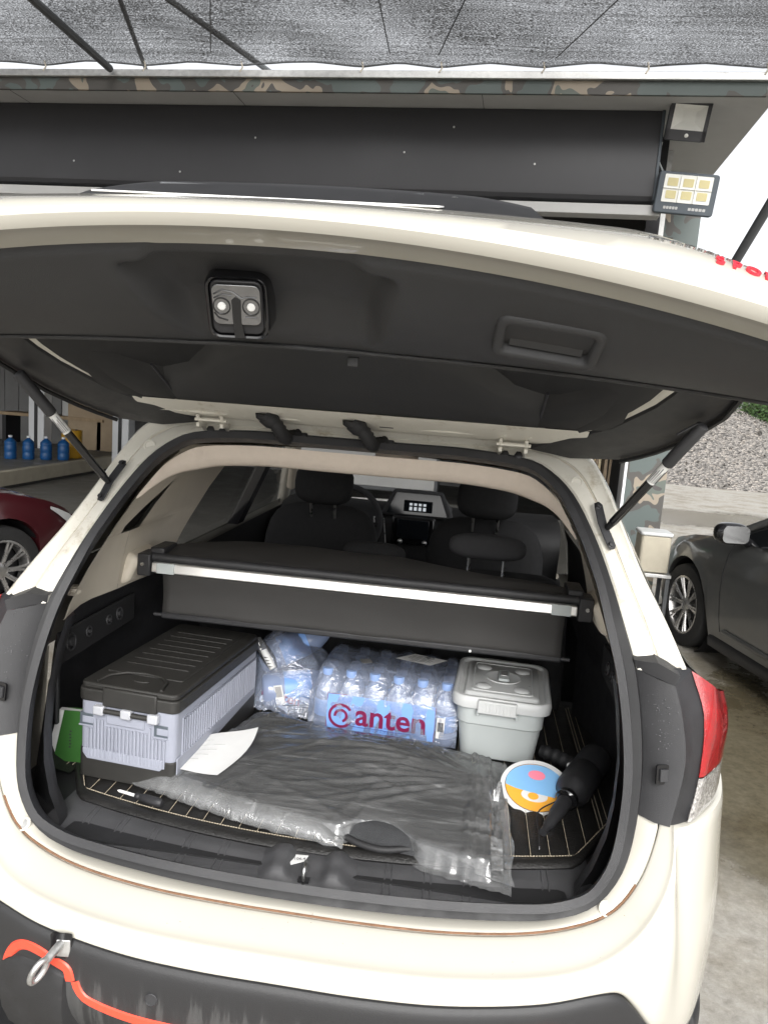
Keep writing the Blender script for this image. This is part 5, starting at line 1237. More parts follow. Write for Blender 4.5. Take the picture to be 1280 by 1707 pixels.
k = MB(); k.tube([TL @ Vector((x, y, .1685)) for x, y in rbox(.164, .220, .012, 4)], .0022, 6, closed=True); k.build('lid_ridge', 'tub_lid', ld, smooth=60)
for x, y in ((-.055, .075), (.055, .075), (-.052, -.075), (.052, -.075)):
    k = MB(); k.lathe([(.022, .1675), (.021, .170), (.015, .1735), (.001, .1745)], 24, TL @ Matrix.Translation((x, y, 0))); k.build('lid_boss', 'tub_lid', ld, smooth=60)
k = MB(); k.lathe([(.050, .1682), (.049, .1705), (.044, .1705), (.040, .1685), (.001, .1685)], 32, TL @ Matrix.Translation((.0, .008, 0))); k.build('handle_well', 'tub_lid', ld, smooth=50)
k = MB(); k.prism(rbox(.030, .074, .006, 3), .008, TL @ Matrix.Translation((.002, .008, .170))); lh = k.build('lid_handle', 'tub_grey', ld, bevel=.002)
k = MB(); k.prism(rbox(.020, .034, .004, 3), .003, TL @ Matrix.Translation((.002, .012, .178))); k.build('handle_inset', 'bar_grey' if False else 'galvanised', lh, bevel=.001)
for s in (-1, 1):
    k = MB(); m0 = TL @ Matrix.Translation((-.01, s*.168, .128)); k.prism(rbox(.102, .016, .004, 3), .036, m0); cp = k.build('clip_latch', 'tub_lid', tb, bevel=.003)
    k = MB()
    for i in range(9): k.prism(rbox(.004, .002, .0006, 1), .024, m0 @ Matrix.Translation((-.036+.009*i, s*.0085, .006)))
    k.build('clip_ribs', 'tub_lid', cp)
    for x in (-.06, .042): k = MB(); k.prism(rbox(.006, .012, .002, 2), .014, TL @ Matrix.Translation((x, s*.164, .120))); k.build('clip_hinge', 'tub_grey', tb)
k = MB()
for i in range(5): x, y = random.uniform(.045, .085), random.uniform(-.085, -.03); k.prism([(x+random.uniform(-.006, .006), y+random.uniform(-.007, .007)) for _ in range(3)], .0006, TL @ Matrix.Translation((0, 0, .1692)))
k.build('dirt_specks', 'ink', ld)
# ---- dark mat folded in a clear polythene bag
bg_ = empty('bagged_mat', (.08, .35, .686), label='folded dark felt mat inside a crinkled clear plastic bag on the boot floor', cat='bagged mat')
outl = [(-.455, .215), (-.40, .36), (-.315, .60), (-.26, .635), (-.1, .628), (.04, .612), (.22, .575), (.40, .545), (.425, .50), (.43, .30), (.425, .05), (.415, .005), (.33, .025), (.26, .05), (.20, .085), (.15, .095), (.08, .095), (.02, .11), (-.12, .14), (-.25, .165), (-.36, .185), (-.43, .20)]
def bil(f, g, A, Bq, C, D): return A.lerp(Bq, g).lerp(D.lerp(C, g), f)
A, Bq, C, D = V(-.435, .212, 0), V(.37, .045, 0), V(.365, .50, 0), V(-.30, .585, 0)
k = MB(); rows = []
def hump(f, g):
    return .028+.028*math.sin(min(1, max(0, f))*math.pi)**.6*math.sin(min(1, max(0, g))*math.pi)**.5+.030*math.exp(-((f-.72)/.22)**2-((g-.62)/.22)**2)+.018*math.exp(-((f-.95)/.12)**2-((g-.1)/.12)**2)
for i in range(29):
    f = i/28; r_ = []
    for j in range(41):
        g = j/40; p = bil(.01+.96*f, .04+.93*g, A, Bq, C, D); bow = -.025*math.sin(g*math.pi)*(1-f)
        h = hump(f, g) if 0 < i < 28 and 0 < j < 40 else .004
        r_.append((p.x, p.y+bow, .686+h+.004*noise.noise((p.x*9, p.y*9, 1))))
    rows.append(r_)
k.grid(rows); fm = fix_normals(k.build('felt_mat', 'felt', bg_, smooth=70))
# paper sheet under the film at the left
k = MB(); k.grid([[(-.405+.035*v+.15*u+.02*math.sin(v*3), .222+.15*v-.03*u+.05*u*v, .7275+.022*u*v+.016*u+.012*v+.002*math.sin(u*6)) for u in [i/8 for i in range(9)]] for v in [i/8 for i in range(9)]]); pp = fix_normals(k.build('paper_sheet', 'paper', bg_, smooth=70))
k = MB(); rng = random.Random(3)
for i in range(6):
    v = .15+.13*i; k.tube([(-.405+.035*v+.15*u+.02*math.sin(v*3), .222+.15*v-.03*u+.05*u*v, .7282+.022*u*v+.016*u+.012*v+.002*math.sin(u*6)) for u in [.12+.06*j+.01*rng.random() for j in range(4+i % 5)]], .0005, 4)
k.build('handwriting', 'galvanised', pp)
# black rolled hem poking out through the torn film
c = cr([(.06, .098, .697), (.10, .078, .695), (.15, .068, .695), (.20, .080, .697), (.26, .088, .70)], 18)
k = MB(); k.tube(c, .0075, 10); k.build('hem', 'cabin_black', bg_, smooth=60)
# film: draped grid with radiating wrinkles
rows = []; NI, NJ = 90, 130
OA, OB, OC, OD = V(-.462, .205, 0), V(.418, .002, 0), V(.420, .515, 0), V(-.300, .610, 0)
rng = random.Random(11)
creases = []
for _ in range(44):
    cx, cy = rng.uniform(-.4, .42), rng.uniform(.02, .62); an = rng.gauss(.25, .55); creases.append((cx, cy, an, rng.uniform(.05, .28), rng.uniform(.004, .009), rng.uniform(.001, .0045)))
for i in range(16):
    an = math.pi+(-.75+1.25*i/15)+rng.uniform(-.04, .04); d0 = rng.uniform(.10, .22); creases.append((.40+d0*math.cos(an), .33+d0*math.sin(an), an, rng.uniform(.12, .26), rng.uniform(.004, .007), rng.uniform(.004, .008)))
for i in range(NI+1):
    f = i/NI; r_ = []
    for j in range(NJ+1):
        g = j/NJ; p = bil(f, g, OA, OB, OC, OD); bow = -.03*math.sin(min(1, g/.75)*math.pi)*(1-f)*(1 if g < .75 else 0)
        x, y = p.x, p.y+bow
        # torn bite in the near edge
        if .58 < g < .78: y += .055*math.sin((g-.58)/.20*math.pi)*(1-f)**7
        fi = (f-.03)/.92; gj = (g-.05)/.9
        e = min(f, 1-f, g*1.6, (1-g)*1.6); base = hump(fi, gj)+.006 if 0 < fi < 1 and 0 < gj < 1 else .004
        h = .686+base*min(1, e*26)+.0015+.000*math.exp(-((x+.315)/.11)**4-((y-.30)/.12)**4)
        if f < .06 and g > .76: h -= .012*(1-f/.06)
        wv = 0
        for cx, cy, an, ln, wd, am in creases:
            dx, dy = x-cx, y-cy; a_ = dx*math.cos(an)+dy*math.sin(an); b0 = -dx*math.sin(an)+dy*math.cos(an)
            q = (a_/ln)**2+(b0/wd)**2
            if q < 6: wv += am*math.exp(-q)
        wv += .0022*abs(noise.noise((x*14, y*22, 0)))+.0006*abs(noise.noise((x*70, y*90, 2)))
        if g > .88: wv += .006*abs(math.sin(x*150+3*noise.noise((x*10, y*14, 4))))
        jag = .006*noise.noise((x*60, f*3, 9)) if f < .03 and g > .58 else 0
        r_.append((x+jag, y+jag, h+wv*min(1, e*22+.15)))
    rows.append(r_)
k = MB(); k.grid(rows); fix_normals(k.build('plastic_bag', 'film', bg_, smooth=80))
# near edge of the bag rolled under, doubled film
rows = []
for i in range(61):
    g = i/60; p = OA.lerp(OB, g*.60); bow = -.03*math.sin(min(1, g*.60/.75)*math.pi); r_ = []
    for a, rr_ in ((-.006, .003), (-.010, .012), (-.004, .022), (.008, .029), (.022, .033), (.036, .036)):
        w_ = .003*noise.noise((g*30, a*60, 2)); r_.append((p.x, p.y+bow+a+w_, .6865+rr_*1.15*min(1, .25+g*6, .3+(1-g)*7)+w_+.004*abs(noise.noise((g*60, a*20, 4)))))
    rows.append(r_)
k = MB(); k.grid(rows); fix_normals(k.build('rolled_edge', 'film_dense', bg_, smooth=80))
# crumpled empty end of the bag, doubled film
rows = []
for i in range(61):
    f = i/60; r_ = []
    for j in range(31):
        g = j/30; x = .345+.078*g+.012*noise.noise((f*6, g, 7)); y = .008+.02*(1-g)+.525*f
        wv = .010*abs(noise.noise((x*60, y*9, 3)))+.006*abs(noise.noise((x*30+9, y*40, 5)))+.010*math.exp(-((g-.25)/.18)**2)
        r_.append((x, y, .6895+.0035+wv*min(1, 8*min(f, 1-f)+.2)))
    rows.append(r_)
k = MB(); k.grid(rows); fix_normals(k.build('bag_end', 'film_dense', bg_, smooth=80))
rows = []
for i in range(31):
    f = i/30; r_ = []
    for j in range(41):
        g = j/40; x = .20+.20*g; y = .030+.05*(1-g)+.11*f+.012*noise.noise((g*9, f*3, 2)); wv = .012*abs(noise.noise((x*28, y*40, 8)))+.005*abs(noise.noise((x*80, y*70, 5)))
        r_.append((x, y, .700+.012*f+wv))
    rows.append(r_)
k = MB(); k.grid(rows); fix_normals(k.build('torn_flap', 'film_dense', bg_, smooth=80))
# ---- screwdriver
sdv = empty('screwdriver', (-.41, .135, .686), label='screwdriver with black grip lying in front of the fridge', cat='screwdriver')
a0, a1 = Vector((-.476, .153, .695)), Vector((-.341, .116, .698)); d = (a1-a0).normalized()
k = MB(); k.tube([a0, a0+d*.006, a0+d*.055], [.0012, .0036, .0036], 10); k.build('blade', 'white_plastic', sdv, smooth=50)
k = MB(); rows = []
up = Vector((0, 0, 1)); sd2 = d.cross(up)
for t0, r0 in ((.050, .005), (.053, .0075), (.060, .0075), (.064, .006), (.070, .0095), (.110, .0105), (.120, .0095), (.124, .006)):
    rows.append([a0+d*t0+(up*math.cos(a)+sd2*math.sin(a))*(r0*(1-.10*(j % 2)*(1 if .065 < t0 < .121 else 0))) for j, a in enumerate([2*math.pi*j/16 for j in range(16)])])
k.grid(rows, cv=True); k.f.append(tuple(range(len(k.v)-16, len(k.v)))); fix_normals(k.build('grip', 'black_plastic', sdv, smooth=40))
# ---- oval card fan
fn = empty('card_fan', (.49, .41, .69), label='white oval card fan printed in blue, orange and pink', cat='hand fan')
CM = frame((.490, .388, .712), (.985, .02, .03), (0, -.42, .90))
k = MB(); k.prism(ell(.087, .083, 48), .0012, CM); k.build('card', 'paper', fn)
def cellp(a, b, rot, cx, cy, z, nm, m, n=40, flat=None):
    pts = []
    for x, y in ell(a, b, n):
        if flat is not None: y = max(y, flat)
        c, s = math.cos(rot), math.sin(rot); pts.append((cx+x*c-y*s, cy+x*s+y*c))
    k = MB(); k.prism(pts, .0004, CM @ Matrix.Translation((0, 0, z))); return k.build(nm, m, fn)
cellp(.0745, .070, -.12, -.001, .001, .00125, 'print_outline', 'ink'); cellp(.073, .0685, -.12, -.001, .001, .0017, 'print_orange', 'card_orange')
k = MB(); pts = [(-.073, .004)]+[(-.001+.072*math.cos(a)*1.0, .008+.060*math.sin(a)) for a in [math.pi-math.pi*i/24 for i in range(25)]]+[(.068, -.020), (.05, -.026), (.0, -.018), (-.05, -.006)]
k.prism(list(reversed(pts)), .0006, CM @ Matrix.Translation((0, 0, .0021))); k.build('print_blue_dome', 'card_blue', fn)
cellp(.021, .014, -.1, .004, .036, .0028, 'print_pink_spot', 'card_pink'); cellp(.032, .018, -.1, -.005, -.024, .0022, 'print_white_patch', 'paper'); cellp(.013, .010, -.1, -.008, -.026, .0028, 'print_orange_spot', 'card_orange')
# ---- black hand pump / vacuum
pu = empty('hand_pump', (.56, .34, .69), label='black handheld air pump with nozzle lying at the right side trim', cat='pump')
p0, p1 = Vector((.640, .50, .745)), Vector((.500, .225, .700)); d = (p1-p0).normalized(); L = (p1-p0).length; mt = frame(p0, d.orthogonal(), d)
k = MB(); k.lathe([(.030, -.03), (.040, -.02), (.0415, 0), (.0415, .05), (.040, .055), (.043, .060), (.043, .135), (.040, .150), (.026, .165), (.024, .175)], 32, mt); k.build('barrel', 'black_plastic', pu, smooth=40)
k = MB(); k.lathe([(.026, .172), (.027, .176), (.027, .186), (.022, .190), (.020, .194)], 24, mt); k.build('collar', 'gloss_black', pu, smooth=40)
k = MB(); k.lathe([(.018, .192), (.017, .25), (.014, .26), (.013, .295), (.010, .30), (.009, .325), (.001, .325)], 20, mt); k.build('nozzle', 'black_plastic', pu, smooth=40)
k = MB(); k.tube(cr([p0+d*.18+Vector((-.02, -.01, .0)), p0+d*.24+Vector((-.045, -.01, .0)), p0+d*.30+Vector((-.02, -.03, -.004)), p0+d*.35+Vector((.0, -.03, -.004)), p0+d*.37+Vector((.012, .0, -.006))], 20), .0016, 6); k.build('wrist_strap', 'dark_metal', pu)
hs2 = empty('corrugated_hose', (.58, .50, .69), label='black corrugated hose behind the pump', cat='hose')
c = cr([(.52, .585, .72), (.56, .555, .722), (.60, .515, .722), (.65, .47, .72)], 40)
k = MB(); k.tube(c, [.021 if (i//3) % 2 else .018 for i in range(40)], 14); k.build('hose_wall', 'rubber', hs2, smooth=50)
k = MB(); pillow(k, (.578, .470, .742), .0075, .0075, .0075, 2); k.build('button', 'white_plastic', hs2, smooth=70)
# ---- tag slipped on the threshold
tg = MB(); tg.hexa([(-.042, .030, .6795), (.0, .034, .6795), (-.004, .014, .679), (-.029, -.004, .679), (-.042, .030, .6803), (.0, .034, .6803), (-.004, .014, .6798), (-.029, -.004, .6798)])
tgo = tg.build('price_tag', 'paper', smooth=0); tag(tgo, 'small white paper tag with handwriting on the black threshold', 'tag')
text_mesh('tag_writing', '1106.4', .011, 'ink', Matrix.Translation((-.018, .017, .6812)) @ Matrix.Rotation(R(12), 4, 'Z'), tgo, .0001)
# ---- tow shackle
shk = empty('tow_shackle', (-.41, -.22, .55), label='scuffed steel tow loop hanging from the black bumper', cat='tow shackle')
q = cladpt(-.403, 0, .012)
a0 = Vector((q.x, q.y+.01, .592)); a1 = Vector((q.x-.012, q.y-.038, .578))
k = MB(); k.tube([a0, a0.lerp(a1, .5), a1], [.0075, .008, .0075], 10); k.build('shank', 'galvanised', shk, smooth=50)
mt = frame(a1+Vector((-.008, -.008, -.014)), (-.38, -.30, -.87), (.80, -.45, -.2))
k = MB(); k.tube([mt @ Vector((.022*math.cos(a), .0125*math.sin(a), 0)) for a in [2*math.pi*i/30 for i in range(30)]], .0055, 10, closed=True); k.build('loop', 'galvanised', shk, smooth=60)
# ---------------------------------------------------------------- workshop building
bl = empty('workshop', (1.88, 3.98, GZ), R(-3.2), 'dark workshop with black roller shutter box and camouflage trim', 'building')
BMt = Matrix.Translation((1.88, 3.98, 0)) @ Matrix.Rotation(R(-3.2), 4, 'Z')
def bb(a, b, name, m, parent=bl, bevel=0, mt=BMt):
    k = MB(); c = [(a[0], a[1], a[2]), (b[0], a[1], a[2]), (b[0], b[1], a[2]), (a[0], b[1], a[2]), (a[0], a[1], b[2]), (b[0], a[1], b[2]), (b[0], b[1], b[2]), (a[0], b[1], b[2])]
    k.hexa([mt @ Vector(p) for p in c]); return k.build(name, m, parent, bevel=bevel)
XL = -14.5
bb((XL, -.02, 3.685), (0.0, .004, 3.765), 'fascia', 'camo'); bb((XL, -.05, 3.767), (.02, .02, 3.815), 'gutter_rail', 'galvanised', bevel=.004)
bb((XL, .006, 3.735), (.10, 2.1, 3.775), 'soffit', 'soffit'); bb((XL, 2.1, 3.735), (.10, 10.6, 3.79), 'roof_slab', 'shop_dark')
for x in (-1.8, -3.6, -5.4, -7.2): bb((x, .01, 3.7335), (x+.004, 2.0, 3.7345), 'soffit_joint', 'shop_dark')
# roller shutter box with rounded lower edge
k = MB(); pr_ = [(.38, 3.732), (.365, 3.70), (.365, 3.20), (.37, 3.165), (.39, 3.14), (.42, 3.13), (.80, 3.13), (.80, 3.732)]
k.grid([[BMt @ Vector((x, y, z)) for y, z in pr_] for x in (XL, -9, -6, -3, -.56)]); e_ = len(k.v); k.f.append(tuple(range(e_-8, e_))); rbx = fix_normals(k.build('shutter_box', 'shutter_black', bl, smooth=30))
bb((-.565, .355, 3.135), (-.545, .76, 3.731), 'box_end_plate', 'lamp_body', rbx, .003)
bb((XL, .36, 3.035), (-.50, .50, 3.105), 'bottom_rail', 'soffit', bl, .004); bb((XL, .95, 2.93), (-.3, 1.05, 3.02), 'lintel', 'shop_dark')
for x, z in ((-3.5, 3.5), (-2.35, 3.42), (-2.0, 3.6), (-5.0, 3.3), (-1.4, 3.36), (-4.1, 3.24)):
    k = MB(); k.lathe([(.008, 0), (.007, .002), (.0005, .003)], 10, BMt @ frame((x, .364, z), (1, 0, 0), (0, -1, 0))); k.build('box_rivet', 'galvanised', rbx)
bb((-.27, 2.05, GZ), (.09, 2.35, 3.735), 'camouflage_pillar', 'camo'); bb((-.30, 2.04, GZ), (-.275, 2.36, 3.735), 'pillar_edge', 'col_white')
bb((-.52, .9, 2.6), (-.42, 1.0, 3.735), 'guide_rail', 'dark_metal'); bb((-.38, 1.2, 2.6), (-.34, 1.24, 3.735), 'conduit', 'galvanised')
bb((-.02, 2.35, GZ), (.08, 10.6, 3.735), 'side_wall', 'shop_dark'); bb((XL, 10.5, GZ), (.1, 10.6, 3.735), 'back_wall', 'wall_white'); bb((XL, 2.1, GZ), (XL+.1, 10.6, 3.735), 'end_wall', 'wall_white')
bb((XL, 1.0, GZ+.004), (-.02, 10.5, GZ+.008), 'shop_floor', 'shop_floor')
for i in range(40):  # ribs of the sheet metal back wall
    x = XL+.3+.36*i; bb((x, 10.47, GZ), (x+.06, 10.505, 3.7), 'wall_rib', 'wall_white')
bb((-5.2, 9.9, .2), (-1.2, 10.4, 2.6), 'storage_unit', 'shop_dark', bl, .02)
for i in range(4): bb((-5.1+.98*i, 9.88, .3), (-4.2+.98*i, 9.9, 1.4), 'unit_door', 'bar_grey', bl, .01)
# two free standing lift columns, things on the raised slab
def thing_box(name, label, cat, a, b, m, bevel=.01, group=None):
    k = MB(); k.box(a, b); o = k.build(name, m, None, bevel=bevel); tag(o, label, cat, group); return o
sl0 = empty('raised_slab', (-9, 10, GZ), label='raised concrete slab with pale edge inside the workshop', cat='platform')
k = MB(); k.box((-13, 8.2, GZ+.01), (-6.55, 13.6, .15)); k.build('slab', 'shop_floor', sl0)
k = MB(); k.box((-6.548, 8.2, -.06), (-6.42, 13.6, .155)); k.build('slab_edge', 'concrete_edge', sl0, bevel=.01)
k = MB(); k.box((-6.545, 8.2, GZ+.01), (-6.47, 13.6, -.0605)); k.build('slab_foot', 'shop_dark', sl0)
def lift_col(x, y, label):
    t = empty('lift_column', (x, y, GZ), label=label, cat='car lift', group='car lift columns')
    k = MB(); k.box((x-.16, y-.14, GZ), (x+.16, y+.14, 2.9)); k.build('column', 'col_white', t, bevel=.015)
    k = MB(); k.box((x-.03, y-.16, GZ+.1), (x+.03, y-.141, 2.8)); k.build('slide', 'dark_metal', t)
    k = MB(); k.box((x-.28, y-.24, GZ+.008), (x+.28, y+.24, GZ+.03)); k.build('base_plate', 'bar_grey', t)
lift_col(-6.25, 12.2, 'pale lift column beyond the raised slab, nearer the white suv'); lift_col(-8.15, 12.6, 'pale lift column standing behind the blue jugs')
for i in range(4):
    x = -7.35+.22*i; y = 10.4+.16*i
    t = empty('water_jug', (x, y, .155), label='blue water jug, %s in the row on the slab' % ('leftmost', 'second from left', 'third from left', 'rightmost, beside the yellow drum')[i], cat='jug', group='blue jugs on the slab')
    k = MB(); k.lathe([(.085, 0), (.095, .02), (.095, .10), (.088, .115), (.095, .13), (.095, .22), (.088, .235), (.095, .25), (.09, .29), (.05, .33), (.028, .345), (.028, .365)], 20, Matrix.Translation((x, y, .155))); k.build('jug_body', 'drum_blue', t, smooth=50)
    k = MB(); k.lathe([(.031, .36), (.031, .39), (.001, .39)], 14, Matrix.Translation((x, y, .155))); k.build('jug_cap', 'col_white', t)
t = empty('drum', (-6.85, 11.4, .155), label='yellow drum on the raised slab beside the blue jugs', cat='drum')
k = MB(); k.lathe([(.17, 0), (.175, .01), (.175, .2), (.18, .21), (.175, .22), (.175, .48), (.17, .49), (.16, .485), (.001, .485)], 28, Matrix.Translation((-6.80, 11.35, .155))); k.build('drum_shell', 'drum_yellow', t, smooth=40)
k = MB(); k.lathe([(.02, .48), (.02, .505), (.001, .505)], 12, Matrix.Translation((-6.72, 11.35, .155))); k.build('bung', 'dark_metal', t)
# bench with boxes at the back
t = empty('work_bench', (-8.1, 13.0, .15), label='dark work bench against the back wall of the workshop', cat='bench')
k = MB(); k.box((-9.2, 12.85, .72), (-7.0, 13.45, .78)); k.build('top', 'timber', t)
for x in (-9.1, -7.1): k = MB(); k.box((x-.04, 12.9, .15), (x+.04, 13.4, .72)); k.build('leg', 'dark_metal', t)
thing_box('carton', 'pale carton on the work bench', 'carton', (-7.9, 12.95, .785), (-7.45, 13.35, 1.12), 'tub_lid'); thing_box('carton', 'tan carton on the work bench', 'carton', (-7.42, 12.95, .785), (-7.06, 13.35, 1.35), 'box_tan')
thing_box('cabinet', 'tan cabinet standing by the lift column in the workshop', 'cabinet', (-7.75, 12.9, .155), (-6.75, 13.5, 1.5), 'box_tan')
t = empty('jerry_can', (-1.85, 9.4, .9), label='green can seen through the windscreen of the suv', cat='can')
k = MB(); k.prism(rbox(.5, .22, .04), .42, Matrix.Translation((-1.85, 9.6, 1.02))); k.build('can_body', 'green_plastic', t, bevel=.03)
k = MB(); k.tube([(-2.0, 9.6, 1.44), (-1.95, 9.6, 1.52), (-1.75, 9.6, 1.52), (-1.7, 9.6, 1.44)], .02, 8); k.build('can_handle', 'green_plastic', t)
t = empty('trolley', (-1.2, 9.6, GZ), label='tool trolley carrying the green can at the back of the workshop', cat='trolley')
k = MB(); k.box((-2.3, 9.4, .3), (-.2, 9.9, 1.015)); k.build('chest', 'bar_grey', t, bevel=.02)
for i in range(3): k = MB(); k.box((-2.25, 9.38, .36+.21*i), (-.25, 9.4, .53+.21*i)); k.build('drawer', 'soffit', t, bevel=.01)
for x in (-2.2, -.3): k = MB(); k.lathe([(.19, -.03), (.19, .03)], 20, frame((x, 9.65, GZ+.2), (1, 0, 0), (0, 1, 0))); k.build('castor', 'tyre', t)
thing_box('machine', 'pale machine on the tool trolley seen through the windscreen', 'machine', (-1.0, 9.45, 1.02), (-.55, 9.85, 1.5), 'wall_white', .03)
# bundle of bamboo canes by the pillar
t = empty('cane_bundle', (1.45, 6.3, GZ), label='bundle of yellow and brown canes leaning beside the camouflage pillar', cat='canes')
rng = random.Random(5)
for i in range(16):
    x = 1.45+.035*rng.uniform(-4, 4); y = 6.2+rng.uniform(-.08, .08); k = MB(); k.tube([(x, y, GZ), (x+rng.uniform(-.05, .05), y+.1, 2.1+rng.uniform(-.3, .3))], .014, 6); k.build('cane', ('bamboo', 'bark', 'bark', 'timber')[i % 4], t)
# floodlights
def flood(c, w_, h_, name, label, grid_, rot, arm):
    t = empty(name, c, label=label, cat='floodlight')
    mt = Matrix.Translation(c) @ rot
    k = MB(); k.prism(rbox(w_, h_, .02, 4), .05, mt @ Matrix.Translation((0, 0, -.05))); bd = k.build('housing', 'lamp_body', t, bevel=.008)
    if grid_:
        k = MB(); k.prism(rbox(w_*.80, h_*.66, .006, 2), .004, mt @ Matrix.Translation((0, h_*.10, .0005))); k.build('reflector', 'lamp_glass', t)
        for i in range(3):
            for j in range(2):
                k = MB(); k.prism(rbox(w_*.17, h_*.19, .004, 2), .003, mt @ Matrix.Translation((-w_*.26+w_*.26*i, h_*.10-h_*.15+h_*.30*j, .005))); k.build('led_panel', 'led_yellow', t)
        for i in range(2): k = MB(); k.prism(rbox(w_*.012, h_*.66, .001, 1), .009, mt @ Matrix.Translation((-w_*.13+w_*.26*i, h_*.10, .004))); k.build('reflector_rib', 'lamp_glass', t)
        k = MB(); k.prism(rbox(w_*.80, h_*.012, .001, 1), .009, mt @ Matrix.Translation((0, h_*.10, .004))); k.build('reflector_rib', 'lamp_glass', t)
        for x, l in ((-w_*.22, .10), (w_*.22, .12)):
            k = MB()
            for q in range(5): k.box((-.0, 0, 0), (.0, 0, 0)) if False else k.prism(rbox(l*.16, .018, .002, 1), .001, mt @ Matrix.Translation((x-l*.4+l*.2*q, -h_*.36, .0005)))
            k.build('lettering', 'soffit', t)
    else:
        k = MB(); W1, H1 = w_*.80, h_*.66
        o_ = [(-W1/2, -H1/2), (W1/2, -H1/2), (W1/2, H1/2), (-W1/2, H1/2)]; i_ = [(-W1*.2, -H1*.15), (W1*.2, -H1*.15), (W1*.2, H1*.25), (-W1*.2, H1*.25)]
        vs = [mt @ Vector((x, y+h_*.10, .026)) for x, y in o_]+[mt @ Vector((x, y+h_*.10, .006)) for x, y in i_]
        k.add(vs, [(0, 1, 5, 4), (1, 2, 6, 5), (2, 3, 7, 6), (3, 0, 4, 7), (4, 5, 6, 7)]); k.build('reflector', 'lamp_glass', t, smooth=0)
        k = MB(); k.lathe([(.014, 0), (.012, .008), (.001, .012)], 14, mt @ Matrix.Translation((w_*.02, -h_*.37, .028))); k.build('sensor', 'lamp_glass', t)
        # front rim so that the reflector sits in a frame
        k = MB()
        for a, b0 in (((-w_/2, H1/2+h_*.10), (w_/2, h_/2)), ((-w_/2, -h_/2), (w_/2, -H1/2+h_*.10)), ((-w_/2, -h_/2), (-W1/2, h_/2)), ((W1/2, -h_/2), (w_/2, h_/2))):
            k.prism([(a[0], a[1]), (b0[0], a[1]), (b0[0], b0[1]), (a[0], b0[1])], .028, mt @ Matrix.Translation((0, 0, .0006)))
        k.build('rim_frame', 'shutter_black', t)
    k = MB(); k.tube(arm, .012, 8); k.build('bracket_arm', 'dark_metal', t); return t
r1 = Matrix.Rotation(R(90+10), 4, 'X'); r1 = Matrix.Rotation(R(-4), 4, 'Z') @ Matrix.Rotation(R(104), 4, 'X') @ Matrix.Rotation(R(-4), 4, 'Z')
flood((1.495, 4.30, 3.636), .265, .235, 'floodlight', 'square black floodlight with frosted reflector under the soffit', False, r1, [(1.495, 4.35, 3.64), (1.49, 4.45, 3.68), (1.47, 4.5, 3.72)])
flood((1.545, 4.30, 3.171), .40, .27, 'floodlight', 'wide grey floodlight with six yellow panels below the square one', True, Matrix.Rotation(R(-2), 4, 'Z') @ Matrix.Rotation(R(98), 4, 'X') @ Matrix.Rotation(R(-3), 4, 'Z'), [(1.52, 4.35, 3.18), (1.45, 4.7, 3.2), (1.40, 4.95, 3.3), (1.37, 4.95, 3.7)])
k = MB(); k.tube(cr([(1.37, 4.45, 3.55), (1.36, 4.47, 3.45), (1.40, 4.46, 3.36), (1.42, 4.46, 3.29)], 16), .006, 6); wr_ = k.build('lamp_cable', 'tub_grey'); tag(wr_, 'thin pale cable running between the two floodlights', 'cable')
# ---------------------------------------------------------------- shade net and its frame
nt_ = empty('shade_net_canopy', (-2, 2, 3.85), label='grey knitted shade net stretched overhead with scalloped edge', cat='shade net')
rows = []
ties = [-4.6, -3.9, -3.1, -2.318, -1.592, -.732, -.194, .479, 1.133, 1.85]
def fasc(x): return 3.98+(x-1.88)*math.tan(R(-3.2))
for i in range(56):
    f = i/55; r_ = []
    for j in range(121):
        x = -6.5+8.47*j/120
        d = min(abs(x-q) for q in ties); sc_ = min(1, d/.34)
        y = fasc(x)-.03-.045*sc_**.8*(1-f)**8-f*6.6
        z = 3.843+.012*sc_*(1-f)**6+.06*f-.05*math.sin(f*math.pi)*abs(math.sin(x*1.6))+.012*noise.noise((x*2.2, y*2.2, 0))
        r_.append((x, y, z))
    rows.append(r_)
k = MB(); k.grid(rows); fix_normals(k.build('net', 'shade_net', nt_, smooth=80))
k = MB(); k.tube([Vector(p) for p in rows[0]], .006, 6); k.build('edge_rope', 'bar_grey', nt_, smooth=60)
for q in ties[1:]:
    k = MB(); k.tube([(q, fasc(q)-.05, 3.868), (q+.01, fasc(q)-.045, 3.83), (q-.008, fasc(q)-.05, 3.80)], .006, 6); k.build('tie', 'net_tie', nt_)
cf = empty('canopy_frame', (-2.5, 2, 3.8), label='thin grey steel bars carrying the shade net', cat='frame')
for a, b0, r_, nm in (((-2.56, 4.14, 3.80), (-2.60, -.5, 3.80), .026, 'bar'), ((-1.46, 4.5, 3.93), (-2.55, 2.2, 4.10), .020, 'bar'), ((-2.48, 4.6, 3.93), (-2.20, 3.5, 4.0), .016, 'bar'), ((1.97, 3.93, 3.84), (2.02, -.5, 3.86), .025, 'bar')):
    k = MB(); k.tube([a, b0], r_, 8); k.build(nm, 'bar_grey', cf)
for a, b0 in (((-1.2, 2.4, 3.845), (-1.75, 3.95, 3.85)), ((.22, 2.3, 3.845), (-.2, 3.9, 3.85)), ((-.48, 2.2, 3.84), (-.52, 3.9, 3.85)), ((1.15, 2.2, 3.84), (.55, 3.9, 3.85))):
    k = MB(); k.tube([a, b0], .004, 6); k.build('wire', 'dark_metal', cf)
k = MB(); k.tube([(1.93, 5.9, 2.0), (2.30, 3.6, 3.9)], .035, 10); o = k.build('diagonal_brace', 'bar_grey', cf)
